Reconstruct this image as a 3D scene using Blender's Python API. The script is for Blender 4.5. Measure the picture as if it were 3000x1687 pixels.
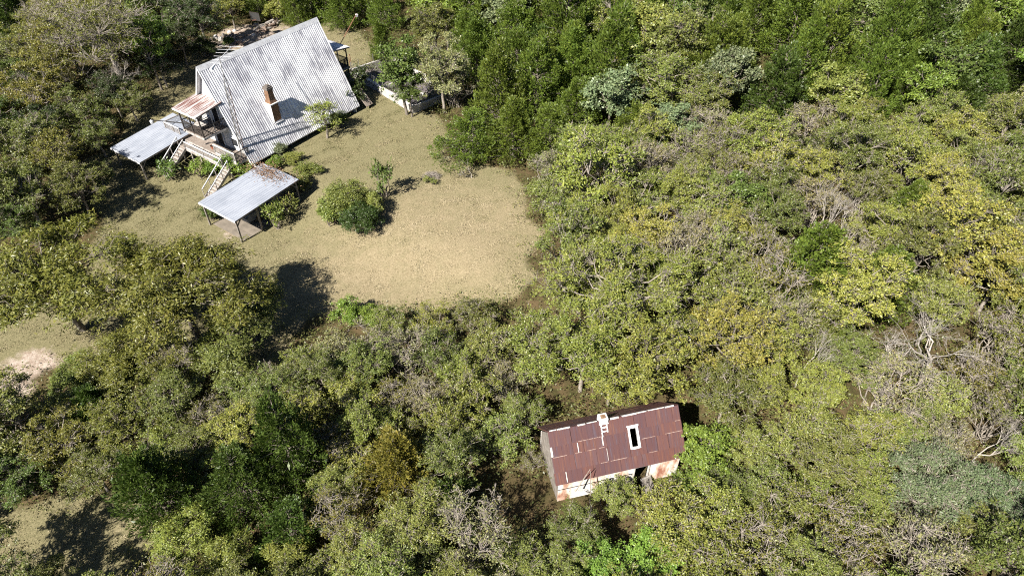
import bpy, math, random
import numpy as np

# ------------------------------------------------------------------ camera, light, exposure
S = bpy.context.scene
for o_ in list(bpy.data.objects):
    bpy.data.objects.remove(o_)
COL = S.collection
CAM_H, PITCH, FPX = 35.0, math.radians(42.0), 2000.0     # focal length in pixels of the 3000 px wide photograph
cam_d = bpy.data.cameras.new('camera')
cam = bpy.data.objects.new('camera', cam_d)
COL.objects.link(cam)
cam.location = (0, 0, CAM_H)
cam.rotation_euler = (math.pi/2 - PITCH, 0, 0)
cam_d.sensor_width = 36.0
cam_d.lens = 24.0
cam_d.clip_end = 1000.0
S.camera = cam
S.render.resolution_x, S.render.resolution_y = 1024, 575

SUN_AZ, SUN_EL = math.radians(51), math.radians(44)      # direction in which the shadows fall, height of the sun
ldir = (math.cos(SUN_AZ)*math.cos(SUN_EL), math.sin(SUN_AZ)*math.cos(SUN_EL), -math.sin(SUN_EL))
sun_d = bpy.data.lights.new('sun', 'SUN')
sun_d.energy = 5.0
sun_d.angle = math.radians(0.53)
sun_d.color = (1.0, 0.945, 0.86)
sun = bpy.data.objects.new('sun', sun_d)
COL.objects.link(sun)
from mathutils import Vector
sun.rotation_euler = Vector(ldir).to_track_quat('-Z', 'Y').to_euler()
sun.location = (-40, -40, 60)
W = bpy.data.worlds.new('World')
S.world = W
W.use_nodes = True
wn = W.node_tree
sky = wn.nodes.new('ShaderNodeTexSky')
sky.sky_type = 'NISHITA'
sky.sun_disc = False
sky.sun_elevation = SUN_EL
sky.air_density = 0.55
sky.dust_density = 0.3
sky.altitude = 300.0
sky.sun_rotation = math.atan2(-ldir[0], -ldir[1])
bg = wn.nodes['Background']
bg.inputs['Strength'].default_value = 0.05
wn.links.new(sky.outputs[0], bg.inputs['Color'])
S.view_settings.view_transform = 'Standard'
S.view_settings.look = 'None'
S.view_settings.gamma = 1.0
S.view_settings.use_curve_mapping = False
S.view_settings.exposure = 1.15
S.cycles.max_bounces = 5
S.cycles.diffuse_bounces = 1
S.cycles.glossy_bounces = 2
S.cycles.transmission_bounces = 2
S.cycles.transparent_max_bounces = 2
S.cycles.use_denoising = False
S.cycles.use_adaptive_sampling = True
S.cycles.adaptive_threshold = 0.02
S.cycles.adaptive_min_samples = 32
S.cycles.filter_width = 1.15

# ------------------------------------------------------------------ coordinates
cP, sP = math.cos(PITCH), math.sin(PITCH)
OV = 3000/2576.0                                          # the overview picture the tree list was read from
HO = np.array([-27.95, 57.99, 0.0]); HA = math.radians(55.1)      # A-frame: middle of its front end, direction of its ridge
HD = np.array([math.cos(HA), math.sin(HA), 0]); HN = np.array([-math.sin(HA), math.cos(HA), 0])

def ground(x, y):
    """height of the land: the yard falls one metre from the house towards its front"""
    lx = (x-HO[0])*HD[0] + (y-HO[1])*HD[1]
    t = np.clip((lx+5.0)/8.0, 0, 1)
    return -1.0 + t*t*(3-2*t)

def at(px, py, z=0.0):
    """point at height z seen at photograph pixel (px, py)"""
    u, v = (px-1500)/FPX, (843.5-py)/FPX
    d = np.array([u, cP+v*sP, -sP+v*cP])
    t = (z-CAM_H)/d[2]
    return np.array([0, 0, CAM_H]) + t*d

def on_ground(px, py, h=0.0):
    z = 0.0
    for _ in range(8):
        p = at(px, py, z+h); z = float(ground(p[0], p[1]))
    return np.array([p[0], p[1], z])

def px_of(x, y, z):
    D = y*cP - (z-CAM_H)*sP; V = y*sP + (z-CAM_H)*cP
    return 1500 + FPX*x/D, 843.5 - FPX*V/D, D

def house(x, y, z=0.0):
    return HO + HD*x + HN*y + np.array([0, 0, z])

def to_house(p):
    q = np.asarray(p) - HO
    return np.array([q@HD, q@HN, p[2]])

# ------------------------------------------------------------------ objects
def tag(o, label=None, cat=None, group=None, kind=None):
    if label: o['label'] = label
    if cat: o['category'] = cat
    if group: o['group'] = group
    if kind: o['kind'] = kind
    return o

def link(name, me, mat=None, parent=None, loc=None, rot=None):
    o = bpy.data.objects.new(name, me)
    COL.objects.link(o)
    if mat is not None and me is not None and not me.materials:
        me.materials.append(mat)
    if parent is not None: o.parent = parent
    if loc is not None: o.location = loc
    if rot is not None: o.rotation_euler = rot
    return o

def thing(name, label, cat, loc=(0, 0, 0), rz=0.0, group=None):
    o = bpy.data.objects.new(name, None)
    o.empty_display_size = 0.3
    COL.objects.link(o)
    o.location = loc
    o.rotation_euler = (0, 0, rz)
    return tag(o, label, cat, group)

def np_mesh(name, v, f, tone=None, smooth=False):
    v = np.ascontiguousarray(v, dtype=np.float32); f = np.ascontiguousarray(f, dtype=np.int32)
    me = bpy.data.meshes.new(name)
    me.vertices.add(len(v)); me.vertices.foreach_set('co', v.ravel())
    n, k = f.shape
    me.loops.add(n*k); me.loops.foreach_set('vertex_index', f.ravel())
    me.polygons.add(n); me.polygons.foreach_set('loop_start', np.arange(0, n*k, k, dtype=np.int32))
    me.update(calc_edges=True)
    if tone is not None:
        a = me.attributes.new('tone', 'FLOAT', 'FACE'); a.data.foreach_set('value', np.asarray(tone, np.float32))
    if smooth:
        me.polygons.foreach_set('use_smooth', np.ones(n, bool))
    return me

class MB:
    """collects boxes, bars and tubes into one mesh"""
    def __init__(s): s.v = []; s.f = []
    def add(s, vs, fs):
        b = len(s.v); s.v += [tuple(map(float, p)) for p in vs]; s.f += [tuple(i+b for i in f) for f in fs]; return s
    def box(s, c, d):
        x, y, z = c; a, b, h = d[0]/2, d[1]/2, d[2]/2
        return s.add([(x+i*a, y+j*b, z+k*h) for k in (-1, 1) for j in (-1, 1) for i in (-1, 1)],
              [(0, 2, 3, 1), (4, 5, 7, 6), (0, 1, 5, 4), (2, 6, 7, 3), (0, 4, 6, 2), (1, 3, 7, 5)])
    def bar(s, p, q, w, h=None, up=(0, 0, 1)):
        p, q = np.array(p, float), np.array(q, float); h = h or w
        d = q-p; d /= np.linalg.norm(d); u = np.array(up, float)
        if abs(d@u) > .98: u = np.array([1., 0, 0])
        a = np.cross(d, u); a /= np.linalg.norm(a); b = np.cross(a, d)
        vs = [e+a*i*w/2+b*j*h/2 for e in (p, q) for j in (-1, 1) for i in (-1, 1)]
        return s.add(vs, [(0, 2, 3, 1), (4, 5, 7, 6), (0, 1, 5, 4), (2, 6, 7, 3), (0, 4, 6, 2), (1, 3, 7, 5)])
    def tube(s, pts, rad, n=6, cap=True):
        pts = [np.array(p, float) for p in pts]; m = len(pts)
        rad = [rad]*m if np.isscalar(rad) else rad; vs = []
        for i, p in enumerate(pts):
            d = pts[min(i+1, m-1)]-pts[max(i-1, 0)]; d /= np.linalg.norm(d)+1e-9
            u = np.array([0, 0, 1.]) if abs(d[2]) < .95 else np.array([1., 0, 0])
            a = np.cross(d, u); a /= np.linalg.norm(a); b = np.cross(a, d)
            vs += [p+rad[i]*(math.cos(2*math.pi*k/n)*a+math.sin(2*math.pi*k/n)*b) for k in range(n)]
        fs = [(i*n+k, i*n+(k+1) % n, (i+1)*n+(k+1) % n, (i+1)*n+k) for i in range(m-1) for k in range(n)]
        if cap: fs += [tuple(range(n))[::-1], tuple(range((m-1)*n, m*n))]
        return s.add(vs, fs)
    def prism(s, poly, h0, h1, axis=2):
        n = len(poly)
        def e(p, h): l = list(p); l.insert(axis, h); return l
        vs = [e(p, h0) for p in poly]+[e(p, h1) for p in poly]
        return s.add(vs, [tuple(range(n))[::-1], tuple(range(n, 2*n))]+[(i, (i+1) % n, n+(i+1) % n, n+i) for i in range(n)])
    def mesh(s, name):
        me = bpy.data.meshes.new(name); me.from_pydata(s.v, [], s.f); me.update(); return me
    def build(s, name, mat, parent=None, loc=None, rot=None):
        return link(name, s.mesh(name), mat, parent, loc, rot)

_boxes = {}
def box_mesh(d, mat):
    k = (tuple(round(x, 3) for x in d), mat.name)
    if k not in _boxes:
        _boxes[k] = MB().box((0, 0, 0), d).mesh('box'); _boxes[k].materials.append(mat)
    return _boxes[k]
def box(name, mat, parent, c, d, rot=None):
    return link(name, box_mesh(d, mat), None, parent, c, rot)

# ------------------------------------------------------------------ materials
def new_mat(name):
    m = bpy.data.materials.new(name); m.use_nodes = True
    nt = m.node_tree; b = nt.nodes['Principled BSDF']
    return m, nt, b
def noise(nt, scale, detail=4, rough=.55, vec=None, stretch=None):
    n = nt.nodes.new('ShaderNodeTexNoise'); n.inputs['Scale'].default_value = scale
    n.inputs['Detail'].default_value = detail; n.inputs['Roughness'].default_value = rough
    if vec is None:
        tc = nt.nodes.new('ShaderNodeTexCoord'); vec = tc.outputs['Object']
    if stretch:
        mp = nt.nodes.new('ShaderNodeMapping'); mp.inputs['Scale'].default_value = stretch
        nt.links.new(vec, mp.inputs['Vector']); vec = mp.outputs[0]
    nt.links.new(vec, n.inputs['Vector'])
    return n.outputs['Fac']
def ramp(nt, fac, stops):
    r = nt.nodes.new('ShaderNodeValToRGB'); e = r.color_ramp.elements
    while len(e) < len(stops): e.new(0.5)
    for i, (p, c) in enumerate(stops):
        e[i].position = p; e[i].color = (*c, 1) if len(c) == 3 else c
    nt.links.new(fac, r.inputs['Fac'])
    return r.outputs['Color']
def mix(nt, fac, a, b, mode='MIX'):
    m = nt.nodes.new('ShaderNodeMix'); m.data_type = 'RGBA'; m.blend_type = mode
    for sock, val in ((m.inputs[0], fac), (m.inputs[6], a), (m.inputs[7], b)):
        if hasattr(val, 'links'): nt.links.new(val, sock)
        elif isinstance(val, (int, float)): sock.default_value = val
        else: sock.default_value = (*val, 1)
    return m.outputs[2]
def bump(nt, b, h, strength=.4, dist=.05):
    n = nt.nodes.new('ShaderNodeBump'); n.inputs['Strength'].default_value = strength; n.inputs['Distance'].default_value = dist
    nt.links.new(h, n.inputs['Height']); nt.links.new(n.outputs[0], b.inputs['Normal'])
def worn(name, c1, c2, scale=2.0, rough=.75, stretch=None, metal=0.0, c3=None, lo=.35, hi=.65, bmp=.15, spec=.3):
    m, nt, b = new_mat(name)
    f = noise(nt, scale, 5, .6, stretch=stretch)
    c = ramp(nt, f, [(lo, c1), (hi, c2)])
    if c3 is not None:
        g = noise(nt, scale*3.7, 4, .65, stretch=stretch)
        gm = ramp(nt, g, [(.52, (0, 0, 0)), (.66, (1, 1, 1))])
        c = mix(nt, gm, c, c3)
    nt.links.new(c, b.inputs['Base Color'])
    b.inputs['Roughness'].default_value = rough; b.inputs['Metallic'].default_value = metal
    b.inputs['Specular IOR Level'].default_value = spec
    if bmp: bump(nt, b, noise(nt, scale*9, 3, .6, stretch=stretch), bmp, .01)
    return m

def position(nt):
    g = nt.nodes.new('ShaderNodeNewGeometry'); return g.outputs['Position']
M = {}
M['white'] = worn('white_paint', (.80, .80, .79), (.66, .65, .63), 1.2, .7)
M['trim'] = worn('white_trim', (.78, .79, .81), (.58, .58, .59), 2.5, .6)
M['wood'] = worn('grey_deck_wood', (.27, .225, .19), (.15, .12, .10), 2.5, .85, (1, 6, 1), c3=(.36, .32, .29))
M['rail'] = worn('weathered_rail', (.50, .47, .44), (.27, .24, .22), 3, .8)
M['dark_rail'] = worn('dark_rail', (.075, .06, .05), (.035, .03, .028), 3, .7)
M['post'] = worn('grey_post', (.30, .27, .24), (.16, .14, .12), 3, .85)
M['brick'] = worn('chimney_brick', (.23, .125, .07), (.12, .065, .04), 5, .85, c3=(.30, .21, .14))
M['soot'] = worn('sooty_cap', (.10, .085, .075), (.22, .19, .17), 6, .8)
M['dark'] = worn('dark_inside', (.012, .012, .012), (.02, .018, .016), 2, .9, bmp=0)
M['glass'], nt, b = new_mat('window_glass')
b.inputs['Base Color'].default_value = (.02, .025, .03, 1); b.inputs['Roughness'].default_value = .08
M['galv'] = worn('galvanised_tube', (.46, .46, .46), (.30, .29, .28), 6, .45, metal=.6)
M['rusty_tube'] = worn('rusty_tube', (.16, .06, .035), (.28, .14, .09), 5, .7)
M['black_tube'] = worn('black_tube', (.03, .028, .026), (.055, .05, .045), 5, .6)
M['concrete'] = worn('concrete', (.52, .49, .46), (.34, .32, .30), 1.4, .9, c3=(.62, .60, .57), bmp=.3)
M['pad'] = worn('dusty_pad', (.24, .205, .165), (.15, .13, .105), 1.2, .95)
M['basin_floor'] = worn('basin_floor', (.20, .17, .17), (.10, .09, .10), 1.1, .9)
M['bark'] = worn('grey_bark', (.22, .19, .155), (.12, .10, .08), 4, .9, c3=(.30, .27, .23), bmp=0)
M['pale_bark'] = worn('pale_bark', (.33, .29, .245), (.20, .17, .14), 4, .9, c3=(.42, .38, .33), bmp=0)
M['bleached'] = worn('bleached_wood', (.46, .42, .37), (.30, .265, .23), 4, .9, c3=(.58, .54, .49), bmp=0)
M['log'] = worn('cut_log', (.24, .17, .13), (.12, .09, .075), 4, .9, c3=(.42, .34, .28))
M['stone'] = worn('rubble_stone', (.36, .33, .30), (.20, .18, .165), 2, .9)
M['white_scrap'] = worn('white_scrap', (.72, .70, .66), (.5, .46, .42), 3, .7)
M['board_grey'] = worn('board_backboard', (.055, .055, .052), (.035, .035, .035), 3, .6)
M['blue'] = worn('blue_tarpaulin', (.05, .11, .20), (.09, .17, .28), 3, .5)
M['litter'] = worn('fallen_leaf', (.16, .085, .05), (.26, .17, .10), 6, .9)

def painted_roof(name, c_lo, c_mid, c_hi, stretch):
    m, nt, b = new_mat(name)
    P = position(nt)
    tc = nt.nodes.new('ShaderNodeTexCoord')
    oi = nt.nodes.new('ShaderNodeObjectInfo')
    cx = nt.nodes.new('ShaderNodeVectorMath'); cx.operation = 'MULTIPLY_ADD'
    nt.links.new(oi.outputs['Random'], cx.inputs[0]); cx.inputs[1].default_value = (7, 0, 3); nt.links.new(tc.outputs['Object'], cx.inputs[2])
    streak = noise(nt, 1.0, 4, .6, vec=cx.outputs[0], stretch=stretch)
    blot = noise(nt, .42, 5, .68, vec=P)
    f = nt.nodes.new('ShaderNodeMath'); f.operation = 'MULTIPLY_ADD'
    nt.links.new(streak, f.inputs[0]); f.inputs[1].default_value = .6
    f2 = nt.nodes.new('ShaderNodeMath'); f2.operation = 'MULTIPLY'; nt.links.new(blot, f2.inputs[0]); f2.inputs[1].default_value = .6
    nt.links.new(f2.outputs[0], f.inputs[2])
    c = ramp(nt, f.outputs[0], [(.50, c_hi), (.59, c_mid), (.70, c_lo)])
    nt.links.new(c, b.inputs['Base Color'])
    b.inputs['Roughness'].default_value = .5; b.inputs['Specular IOR Level'].default_value = .4
    return m
M['roof_white'] = painted_roof('white_ribbed_roof', (.33, .33, .37), (.66, .66, .69), (.90, .90, .91), (11, .55, 1))
M['roof_new'] = painted_roof('pale_ribbed_roof', (.26, .285, .335), (.315, .34, .39), (.35, .375, .425), (.5, 5, 1))

# rusty porch roof: white with long rust streaks down the sheets
m, nt, b = new_mat('rust_streaked_roof'); M['roof_rust'] = m
f = noise(nt, 1.0, 5, .65, stretch=(.45, 6.5, 1))
c = ramp(nt, f, [(.47, (.44, .425, .42)), (.54, (.25, .15, .13)), (.62, (.13, .052, .044))])
nt.links.new(c, b.inputs['Base Color']); b.inputs['Roughness'].default_value = .7

# rusted shed sheets: every sheet a little different
m, nt, b = new_mat('rusted_sheet'); M['rust_sheet'] = m
oi = nt.nodes.new('ShaderNodeObjectInfo'); tc = nt.nodes.new('ShaderNodeTexCoord')
ad = nt.nodes.new('ShaderNodeVectorMath'); ad.operation = 'MULTIPLY_ADD'
nt.links.new(oi.outputs['Random'], ad.inputs[0]); ad.inputs[1].default_value = (37, 11, 5); nt.links.new(tc.outputs['Object'], ad.inputs[2])
f = noise(nt, 1.6, 5, .6, vec=ad.outputs[0], stretch=(5.0, .35, .35))
c = ramp(nt, f, [(.26, (.120, .100, .118)), (.40, (.108, .060, .062)), (.54, (.118, .055, .050)), (.70, (.165, .085, .062)), (.82, (.24, .15, .115))])
tint = ramp(nt, oi.outputs['Random'], [(0, (.78, .78, .86)), (.5, (1, 1, 1)), (1, (1.0, .9, .82))])
nt.links.new(mix(nt, 1.0, c, tint, 'MULTIPLY'), b.inputs['Base Color'])
b.inputs['Roughness'].default_value = .62; b.inputs['Specular IOR Level'].default_value = .35
M['edge_glint'] = worn('sunlit_scraped_metal', (.46, .36, .31), (.24, .14, .11), 7, .6)  # bare sheet edges, with the sun they catch painted into the pale colour

# shed clapboards: white paint, rust-coloured runs
m, nt, b = new_mat('stained_clapboard'); M['clapboard'] = m
f = noise(nt, .75, 4, .6, vec=position(nt), stretch=(1.5, 1.5, .45))
c = ramp(nt, f, [(.47, (.78, .75, .71)), (.55, (.60, .42, .32)), (.63, (.33, .14, .09))])
g = noise(nt, 9, 3, .6, vec=position(nt))
c = mix(nt, ramp(nt, g, [(.62, (0, 0, 0)), (.7, (1, 1, 1))]), c, (.34, .31, .28))
nt.links.new(c, b.inputs['Base Color']); b.inputs['Roughness'].default_value = .8

# foliage: the object's own colour, varied from leaf to leaf
def leaf_material(name, trans=.20):
    m, nt, b = new_mat(name)
    nt.nodes.remove(b); out = nt.nodes['Material Output']
    oi = nt.nodes.new('ShaderNodeObjectInfo'); at_ = nt.nodes.new('ShaderNodeAttribute'); at_.attribute_name = 'tone'
    r = ramp(nt, at_.outputs['Fac'], [(0, (.50, .60, .62)), (.35, (.86, .93, .85)), (.62, (1.0, 1.0, .95)), (.86, (1.32, 1.22, 1.0)), (.96, (1.55, 1.32, 1.1)), (1, (1.5, 1.1, 1.0))])
    c = mix(nt, 1.0, oi.outputs['Color'], r, 'MULTIPLY')
    d = nt.nodes.new('ShaderNodeBsdfDiffuse'); t = nt.nodes.new('ShaderNodeBsdfTranslucent'); gl = nt.nodes.new('ShaderNodeBsdfGlossy')
    gl.inputs['Roughness'].default_value = .45; gl.inputs['Color'].default_value = (.9, .9, .9, 1)
    nt.links.new(c, d.inputs['Color']); nt.links.new(mix(nt, 1.0, c, (1.1, 1.25, .55), 'MULTIPLY'), t.inputs['Color'])
    s1 = nt.nodes.new('ShaderNodeMixShader'); s1.inputs[0].default_value = trans
    nt.links.new(d.outputs[0], s1.inputs[1]); nt.links.new(t.outputs[0], s1.inputs[2])
    s2 = nt.nodes.new('ShaderNodeMixShader'); s2.inputs[0].default_value = .035
    nt.links.new(s1.outputs[0], s2.inputs[1]); nt.links.new(gl.outputs[0], s2.inputs[2])
    nt.links.new(s2.outputs[0], out.inputs['Surface'])
    return m
M['leaf'] = leaf_material('leaf')
M['needle'] = leaf_material('cedar_spray', .15)

# ground: dry mown grass, greener and barer patches, leaf mould under the trees
m, nt, b = new_mat('ground_grass_and_mould'); M['ground'] = m
P = position(nt)
def attr(n_):
    a = nt.nodes.new('ShaderNodeAttribute'); a.attribute_name = n_; return a.outputs['Fac']
fine = noise(nt, 7.5, 5, .7, vec=P); mid = noise(nt, 1.1, 5, .65, vec=P); big = noise(nt, .16, 4, .6, vec=P)
dry = mix(nt, ramp(nt, fine, [(.30, (0, 0, 0)), (.70, (1, 1, 1))]), (.185, .150, .085), (.37, .305, .195))
grn = mix(nt, ramp(nt, fine, [(.30, (0, 0, 0)), (.70, (1, 1, 1))]), (.125, .118, .058), (.26, .228, .130))
mth = nt.nodes.new('ShaderNodeMath'); mth.operation = 'MULTIPLY_ADD'; nt.links.new(mid, mth.inputs[0]); mth.inputs[1].default_value = .9
mt2 = nt.nodes.new('ShaderNodeMath'); mt2.operation = 'MULTIPLY_ADD'; nt.links.new(big, mt2.inputs[0]); mt2.inputs[1].default_value = .7; mt2.inputs[2].default_value = -.80
nt.links.new(mt2.outputs[0], mth.inputs[2])
mt3 = nt.nodes.new('ShaderNodeMath'); mt3.operation = 'ADD'; nt.links.new(mth.outputs[0], mt3.inputs[0]); nt.links.new(attr('dry'), mt3.inputs[1])
lawn = mix(nt, ramp(nt, mt3.outputs[0], [(.25, (0, 0, 0)), (.75, (1, 1, 1))]), grn, dry)
dirt = mix(nt, ramp(nt, noise(nt, 3.5, 5, .65, vec=P), [(.35, (0, 0, 0)), (.65, (1, 1, 1))]), (.25, .185, .14), (.46, .39, .33))
bm = nt.nodes.new('ShaderNodeMath'); bm.operation = 'MULTIPLY_ADD'; nt.links.new(mid, bm.inputs[0]); bm.inputs[1].default_value = 1.1
bm2 = nt.nodes.new('ShaderNodeMath'); bm2.operation = 'ADD'; nt.links.new(attr('bare'), bm2.inputs[0]); bm2.inputs[1].default_value = -.62
nt.links.new(bm2.outputs[0], bm.inputs[2])
lawn = mix(nt, ramp(nt, bm.outputs[0], [(.38, (0, 0, 0)), (.62, (1, 1, 1))]), lawn, dirt)
mould = mix(nt, ramp(nt, mid, [(.35, (0, 0, 0)), (.65, (1, 1, 1))]), (.055, .05, .02), (.12, .085, .045))
om = nt.nodes.new('ShaderNodeMath'); om.operation = 'MULTIPLY_ADD'; nt.links.new(mid, om.inputs[0]); om.inputs[1].default_value = .5
om2 = nt.nodes.new('ShaderNodeMath'); om2.operation = 'ADD'; nt.links.new(attr('open'), om2.inputs[0]); om2.inputs[1].default_value = -.25
nt.links.new(om2.outputs[0], om.inputs[2])
nt.links.new(mix(nt, ramp(nt, om.outputs[0], [(.35, (0, 0, 0)), (.62, (1, 1, 1))]), mould, lawn), b.inputs['Base Color'])
b.inputs['Roughness'].default_value = .95; b.inputs['Specular IOR Level'].default_value = .1
bump(nt, b, noise(nt, 10, 4, .7, vec=P), .8, .06)

m, nt, b = new_mat('grass_blade'); M['grass'] = m
a = nt.nodes.new('ShaderNodeAttribute'); a.attribute_name = 'tone'
c = ramp(nt, a.outputs['Fac'], [(0, (.11, .115, .048)), (.33, (.185, .168, .085)), (.66, (.29, .245, .145)), (1, (.385, .325, .215))])
nt.links.new(c, b.inputs['Base Color']); b.inputs['Roughness'].default_value = .9; b.inputs['Specular IOR Level'].default_value = .1

# ------------------------------------------------------------------ land
def inside(px, py, poly):
    r = np.zeros(np.shape(px), bool); n = len(poly)
    for i in range(n):
        x1, y1 = poly[i]; x2, y2 = poly[(i+1) % n]
        c_ = ((y1 > py) != (y2 > py)) & (px < (x2-x1)*(py-y1)/((y2-y1) if y2 != y1 else 1e-9)+x1)
        r ^= c_
    return r
def land_poly(pts):                                    # overview pixels -> land outline in metres
    return [tuple(on_ground(x*OV, y*OV)[:2]) for x, y in pts]
OPEN = [land_poly(p) for p in (
    [(455, 150), (560, 70), (690, 62), (800, 62), (905, 62), (950, 110), (935, 190), (1000, 240), (1085, 280), (1130, 310), (1128, 400), (1180, 425), (1275, 432),
     (1320, 520), (1345, 580), (1318, 700), (1300, 770), (1010, 780), (900, 800), (760, 800), (740, 900), (640, 930), (400, 900), (120, 900), (100, 950), (70, 1000), (-60, 1060), (-160, 800),
     (60, 780), (230, 700), (240, 560), (225, 430), (275, 360), (310, 290), (400, 205)],
    [(-80, 1300), (60, 1255), (330, 1240), (405, 1275), (395, 1360), (330, 1449), (300, 1560), (-100, 1560)])]
BARE = [((650, 75), 9.0, .55), ((560, 100), 6, .35), ((40, 960), 3.0, .62), ((90, 930), 2.0, .5), ((595, 575), 2.2, .7), ((1210, 450), 3, .22), ((985, 660), 1.6, .4), ((1050, 380), 1.0, .5),
        ((880, 80), 6, .25), ((370, 1270), 3, .3), ((1330, 1235), 2.2, .75), ((60, 905), 2, .2)]
BARE = [(on_ground(p[0]*OV, p[1]*OV), r, s_) for p, r, s_ in BARE]
DRY = [((1150, 620), 13, .34), ((1000, 700), 10, .25), ((850, 700), 8, .2), ((1250, 500), 9, .25), ((880, 90), 14, .28), ((380, 1290), 6, .3), ((960, 280), 8, -.1), ((500, 480), 9, -.12), ((330, 480), 10, -.25), ((400, 300), 9, -.3), ((850, 420), 7, -.12)]
DRY = [(on_ground(p[0]*OV, p[1]*OV), r, s_) for p, r, s_ in DRY]
_grids = {}
def vnoise(x, y, s_, seed):
    """smooth value noise in -1..1, s_ metres per cell"""
    if seed not in _grids: _grids[seed] = np.random.default_rng(seed).uniform(-1, 1, (257, 257))
    g = _grids[seed]; u = np.asarray(x)/s_+700.; v = np.asarray(y)/s_+300.
    i, j = np.floor(u).astype(int), np.floor(v).astype(int); a, b_ = u-i, v-j; a = a*a*(3-2*a); b_ = b_*b_*(3-2*b_); i %= 256; j %= 256
    return (g[i, j]*(1-a)+g[i+1, j]*a)*(1-b_)+(g[i, j+1]*(1-a)+g[i+1, j+1]*a)*b_
def open_mask(x, y, w=1.0):
    x = np.asarray(x, float); y = np.asarray(y, float)
    wx = x+w*(1.1*vnoise(x, y, 3.1, 1)+.7*vnoise(x, y, 1.1, 2)); wy = y+w*(1.1*vnoise(x, y, 3.1, 3)+.7*vnoise(x, y, 1.1, 4))
    return inside(wx, wy, OPEN[0]) | inside(wx, wy, OPEN[1])
def blobs(x, y, lst):
    v = np.zeros(np.shape(x))
    for p, r, s_ in lst: v += s_*np.exp(-((x-p[0])**2+(y-p[1])**2)/(r*r))
    return v
xs = np.concatenate([np.linspace(-400, -85, 22), np.arange(-80, 80.1, .8), np.linspace(85, 400, 22)])
ys = np.concatenate([np.linspace(-120, 5, 12), np.arange(9, 118, .8), np.linspace(123, 600, 28)])
X, Y = np.meshgrid(xs, ys)
rng = np.random.default_rng(5)
op = sum(open_mask(X+dx, Y+dy) for dx in (-.7, 0, .7) for dy in (-.7, 0, .7))/9.0
Zg = ground(X, Y) + rng.normal(0, .018, X.shape)
ny, nx = X.shape
idx = np.arange(nx*ny).reshape(ny, nx)
quads = np.stack([idx[:-1, :-1], idx[:-1, 1:], idx[1:, 1:], idx[1:, :-1]], -1).reshape(-1, 4)
gm = np_mesh('ground', np.stack([X, Y, Zg], -1).reshape(-1, 3), quads, smooth=True)
for nme, val in (('open', op), ('bare', blobs(X, Y, BARE)), ('dry', blobs(X, Y, DRY))):
    a = gm.attributes.new(nme, 'FLOAT', 'POINT'); a.data.foreach_set('value', np.ascontiguousarray(val.ravel(), np.float32))
tag(link('ground', gm, M['ground']), kind='structure')

# ------------------------------------------------------------------ A-frame house
HL, HW, HZ, HE = 14.26, 4.22, 9.06, 0.6               # length, half width, ridge height, eave height
SL = math.hypot(HW, HZ-HE); ST = math.atan2(HZ-HE, HW)
home = thing('a_frame_house', 'white A-frame house with long ribbed metal roof, brick chimney and porch balconies', 'house', HO, HA)
def rib_panel(width, length, pitch, h=.024):
    """ribbed sheet: x across the ribs, y along them"""
    prof = []
    n = max(1, round(width/pitch)); p = width/n
    for i in range(n):
        prof += [(i*p, 0), (i*p+.60*p, 0), (i*p+.70*p, h), (i*p+.88*p, h)]
    prof.append((width, 0))
    v = [(x, y, z+dz) for dz in (0, -.012) for y in (0, length) for x, z in prof]; k = len(prof)
    f = [(i, i+1, k+i+1, k+i) for i in range(k-1)] + [(2*k+i, 3*k+i, 3*k+i+1, 2*k+i+1) for i in range(k-1)]
    f += [(i, 2*k+i, 2*k+i+1, i+1) for i in range(k-1)] + [(k+i, k+i+1, 3*k+i+1, 3*k+i) for i in range(k-1)]
    me = bpy.data.meshes.new('roof_sheet'); me.from_pydata(v, [], f); me.update(); return me
NP = 16; pw = HL/NP
pm = rib_panel(pw+.015, SL, .245)
pm.materials.append(M['roof_white'])
for s in (-1, 1):                                      # near slope, far slope
    slab = MB().prism([(s*HW*.995, HE-.09), (s*HW*.995, HE-.02), (0, HZ-.03), (0, HZ-.17), (s*(HW-.08), HE-.09)], .06, HL-.06, 0)
    slab.build('roof_deck', M['trim'], home)
    for i in range(NP):
        # panel y runs up the slope
        o = link('roof_panel', pm, None, home)
        if s < 0: o.location = (i*pw, -HW, HE); o.rotation_euler = (ST, 0, 0)
        else: o.location = ((i+1)*pw, HW, HE); o.rotation_euler = (ST, 0, math.pi)
MB().prism([(-.22, HZ-.40), (0, HZ+.06), (.22, HZ-.40), (.19, HZ-.40), (0, HZ+.02), (-.19, HZ-.40)], -.05, HL+.05, 0).build('ridge_cap', M['trim'], home)
for x0 in (-.035, HL+.005):                             # rake boards
    for s in (-1, 1):
        MB().prism([(s*(HW+.02), HE-.08), (s*(HW+.02), HE+.06), (s*.01, HZ+.05), (s*.01, HZ-.27), (s*(HW-.14), HE-.08)], x0, x0+.03, 0).build('rake_board', M['trim'], home)
def gable(x, sign):
    k = (HZ-.2-HE)/HW
    g0 = -1.0
    poly = [(-HW+.1, g0 if sign < 0 else -.2), (HW-.1, g0 if sign < 0 else -.2), (HW-.1, HE-.05), (0, HZ-.28), (-HW+.1, HE-.05)]
    return MB().prism(poly, x, x+.12, 0).build('gable_wall', M['white'], home)
GX = .38
gable(GX, -1); gable(HL-.5, 1)
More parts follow.
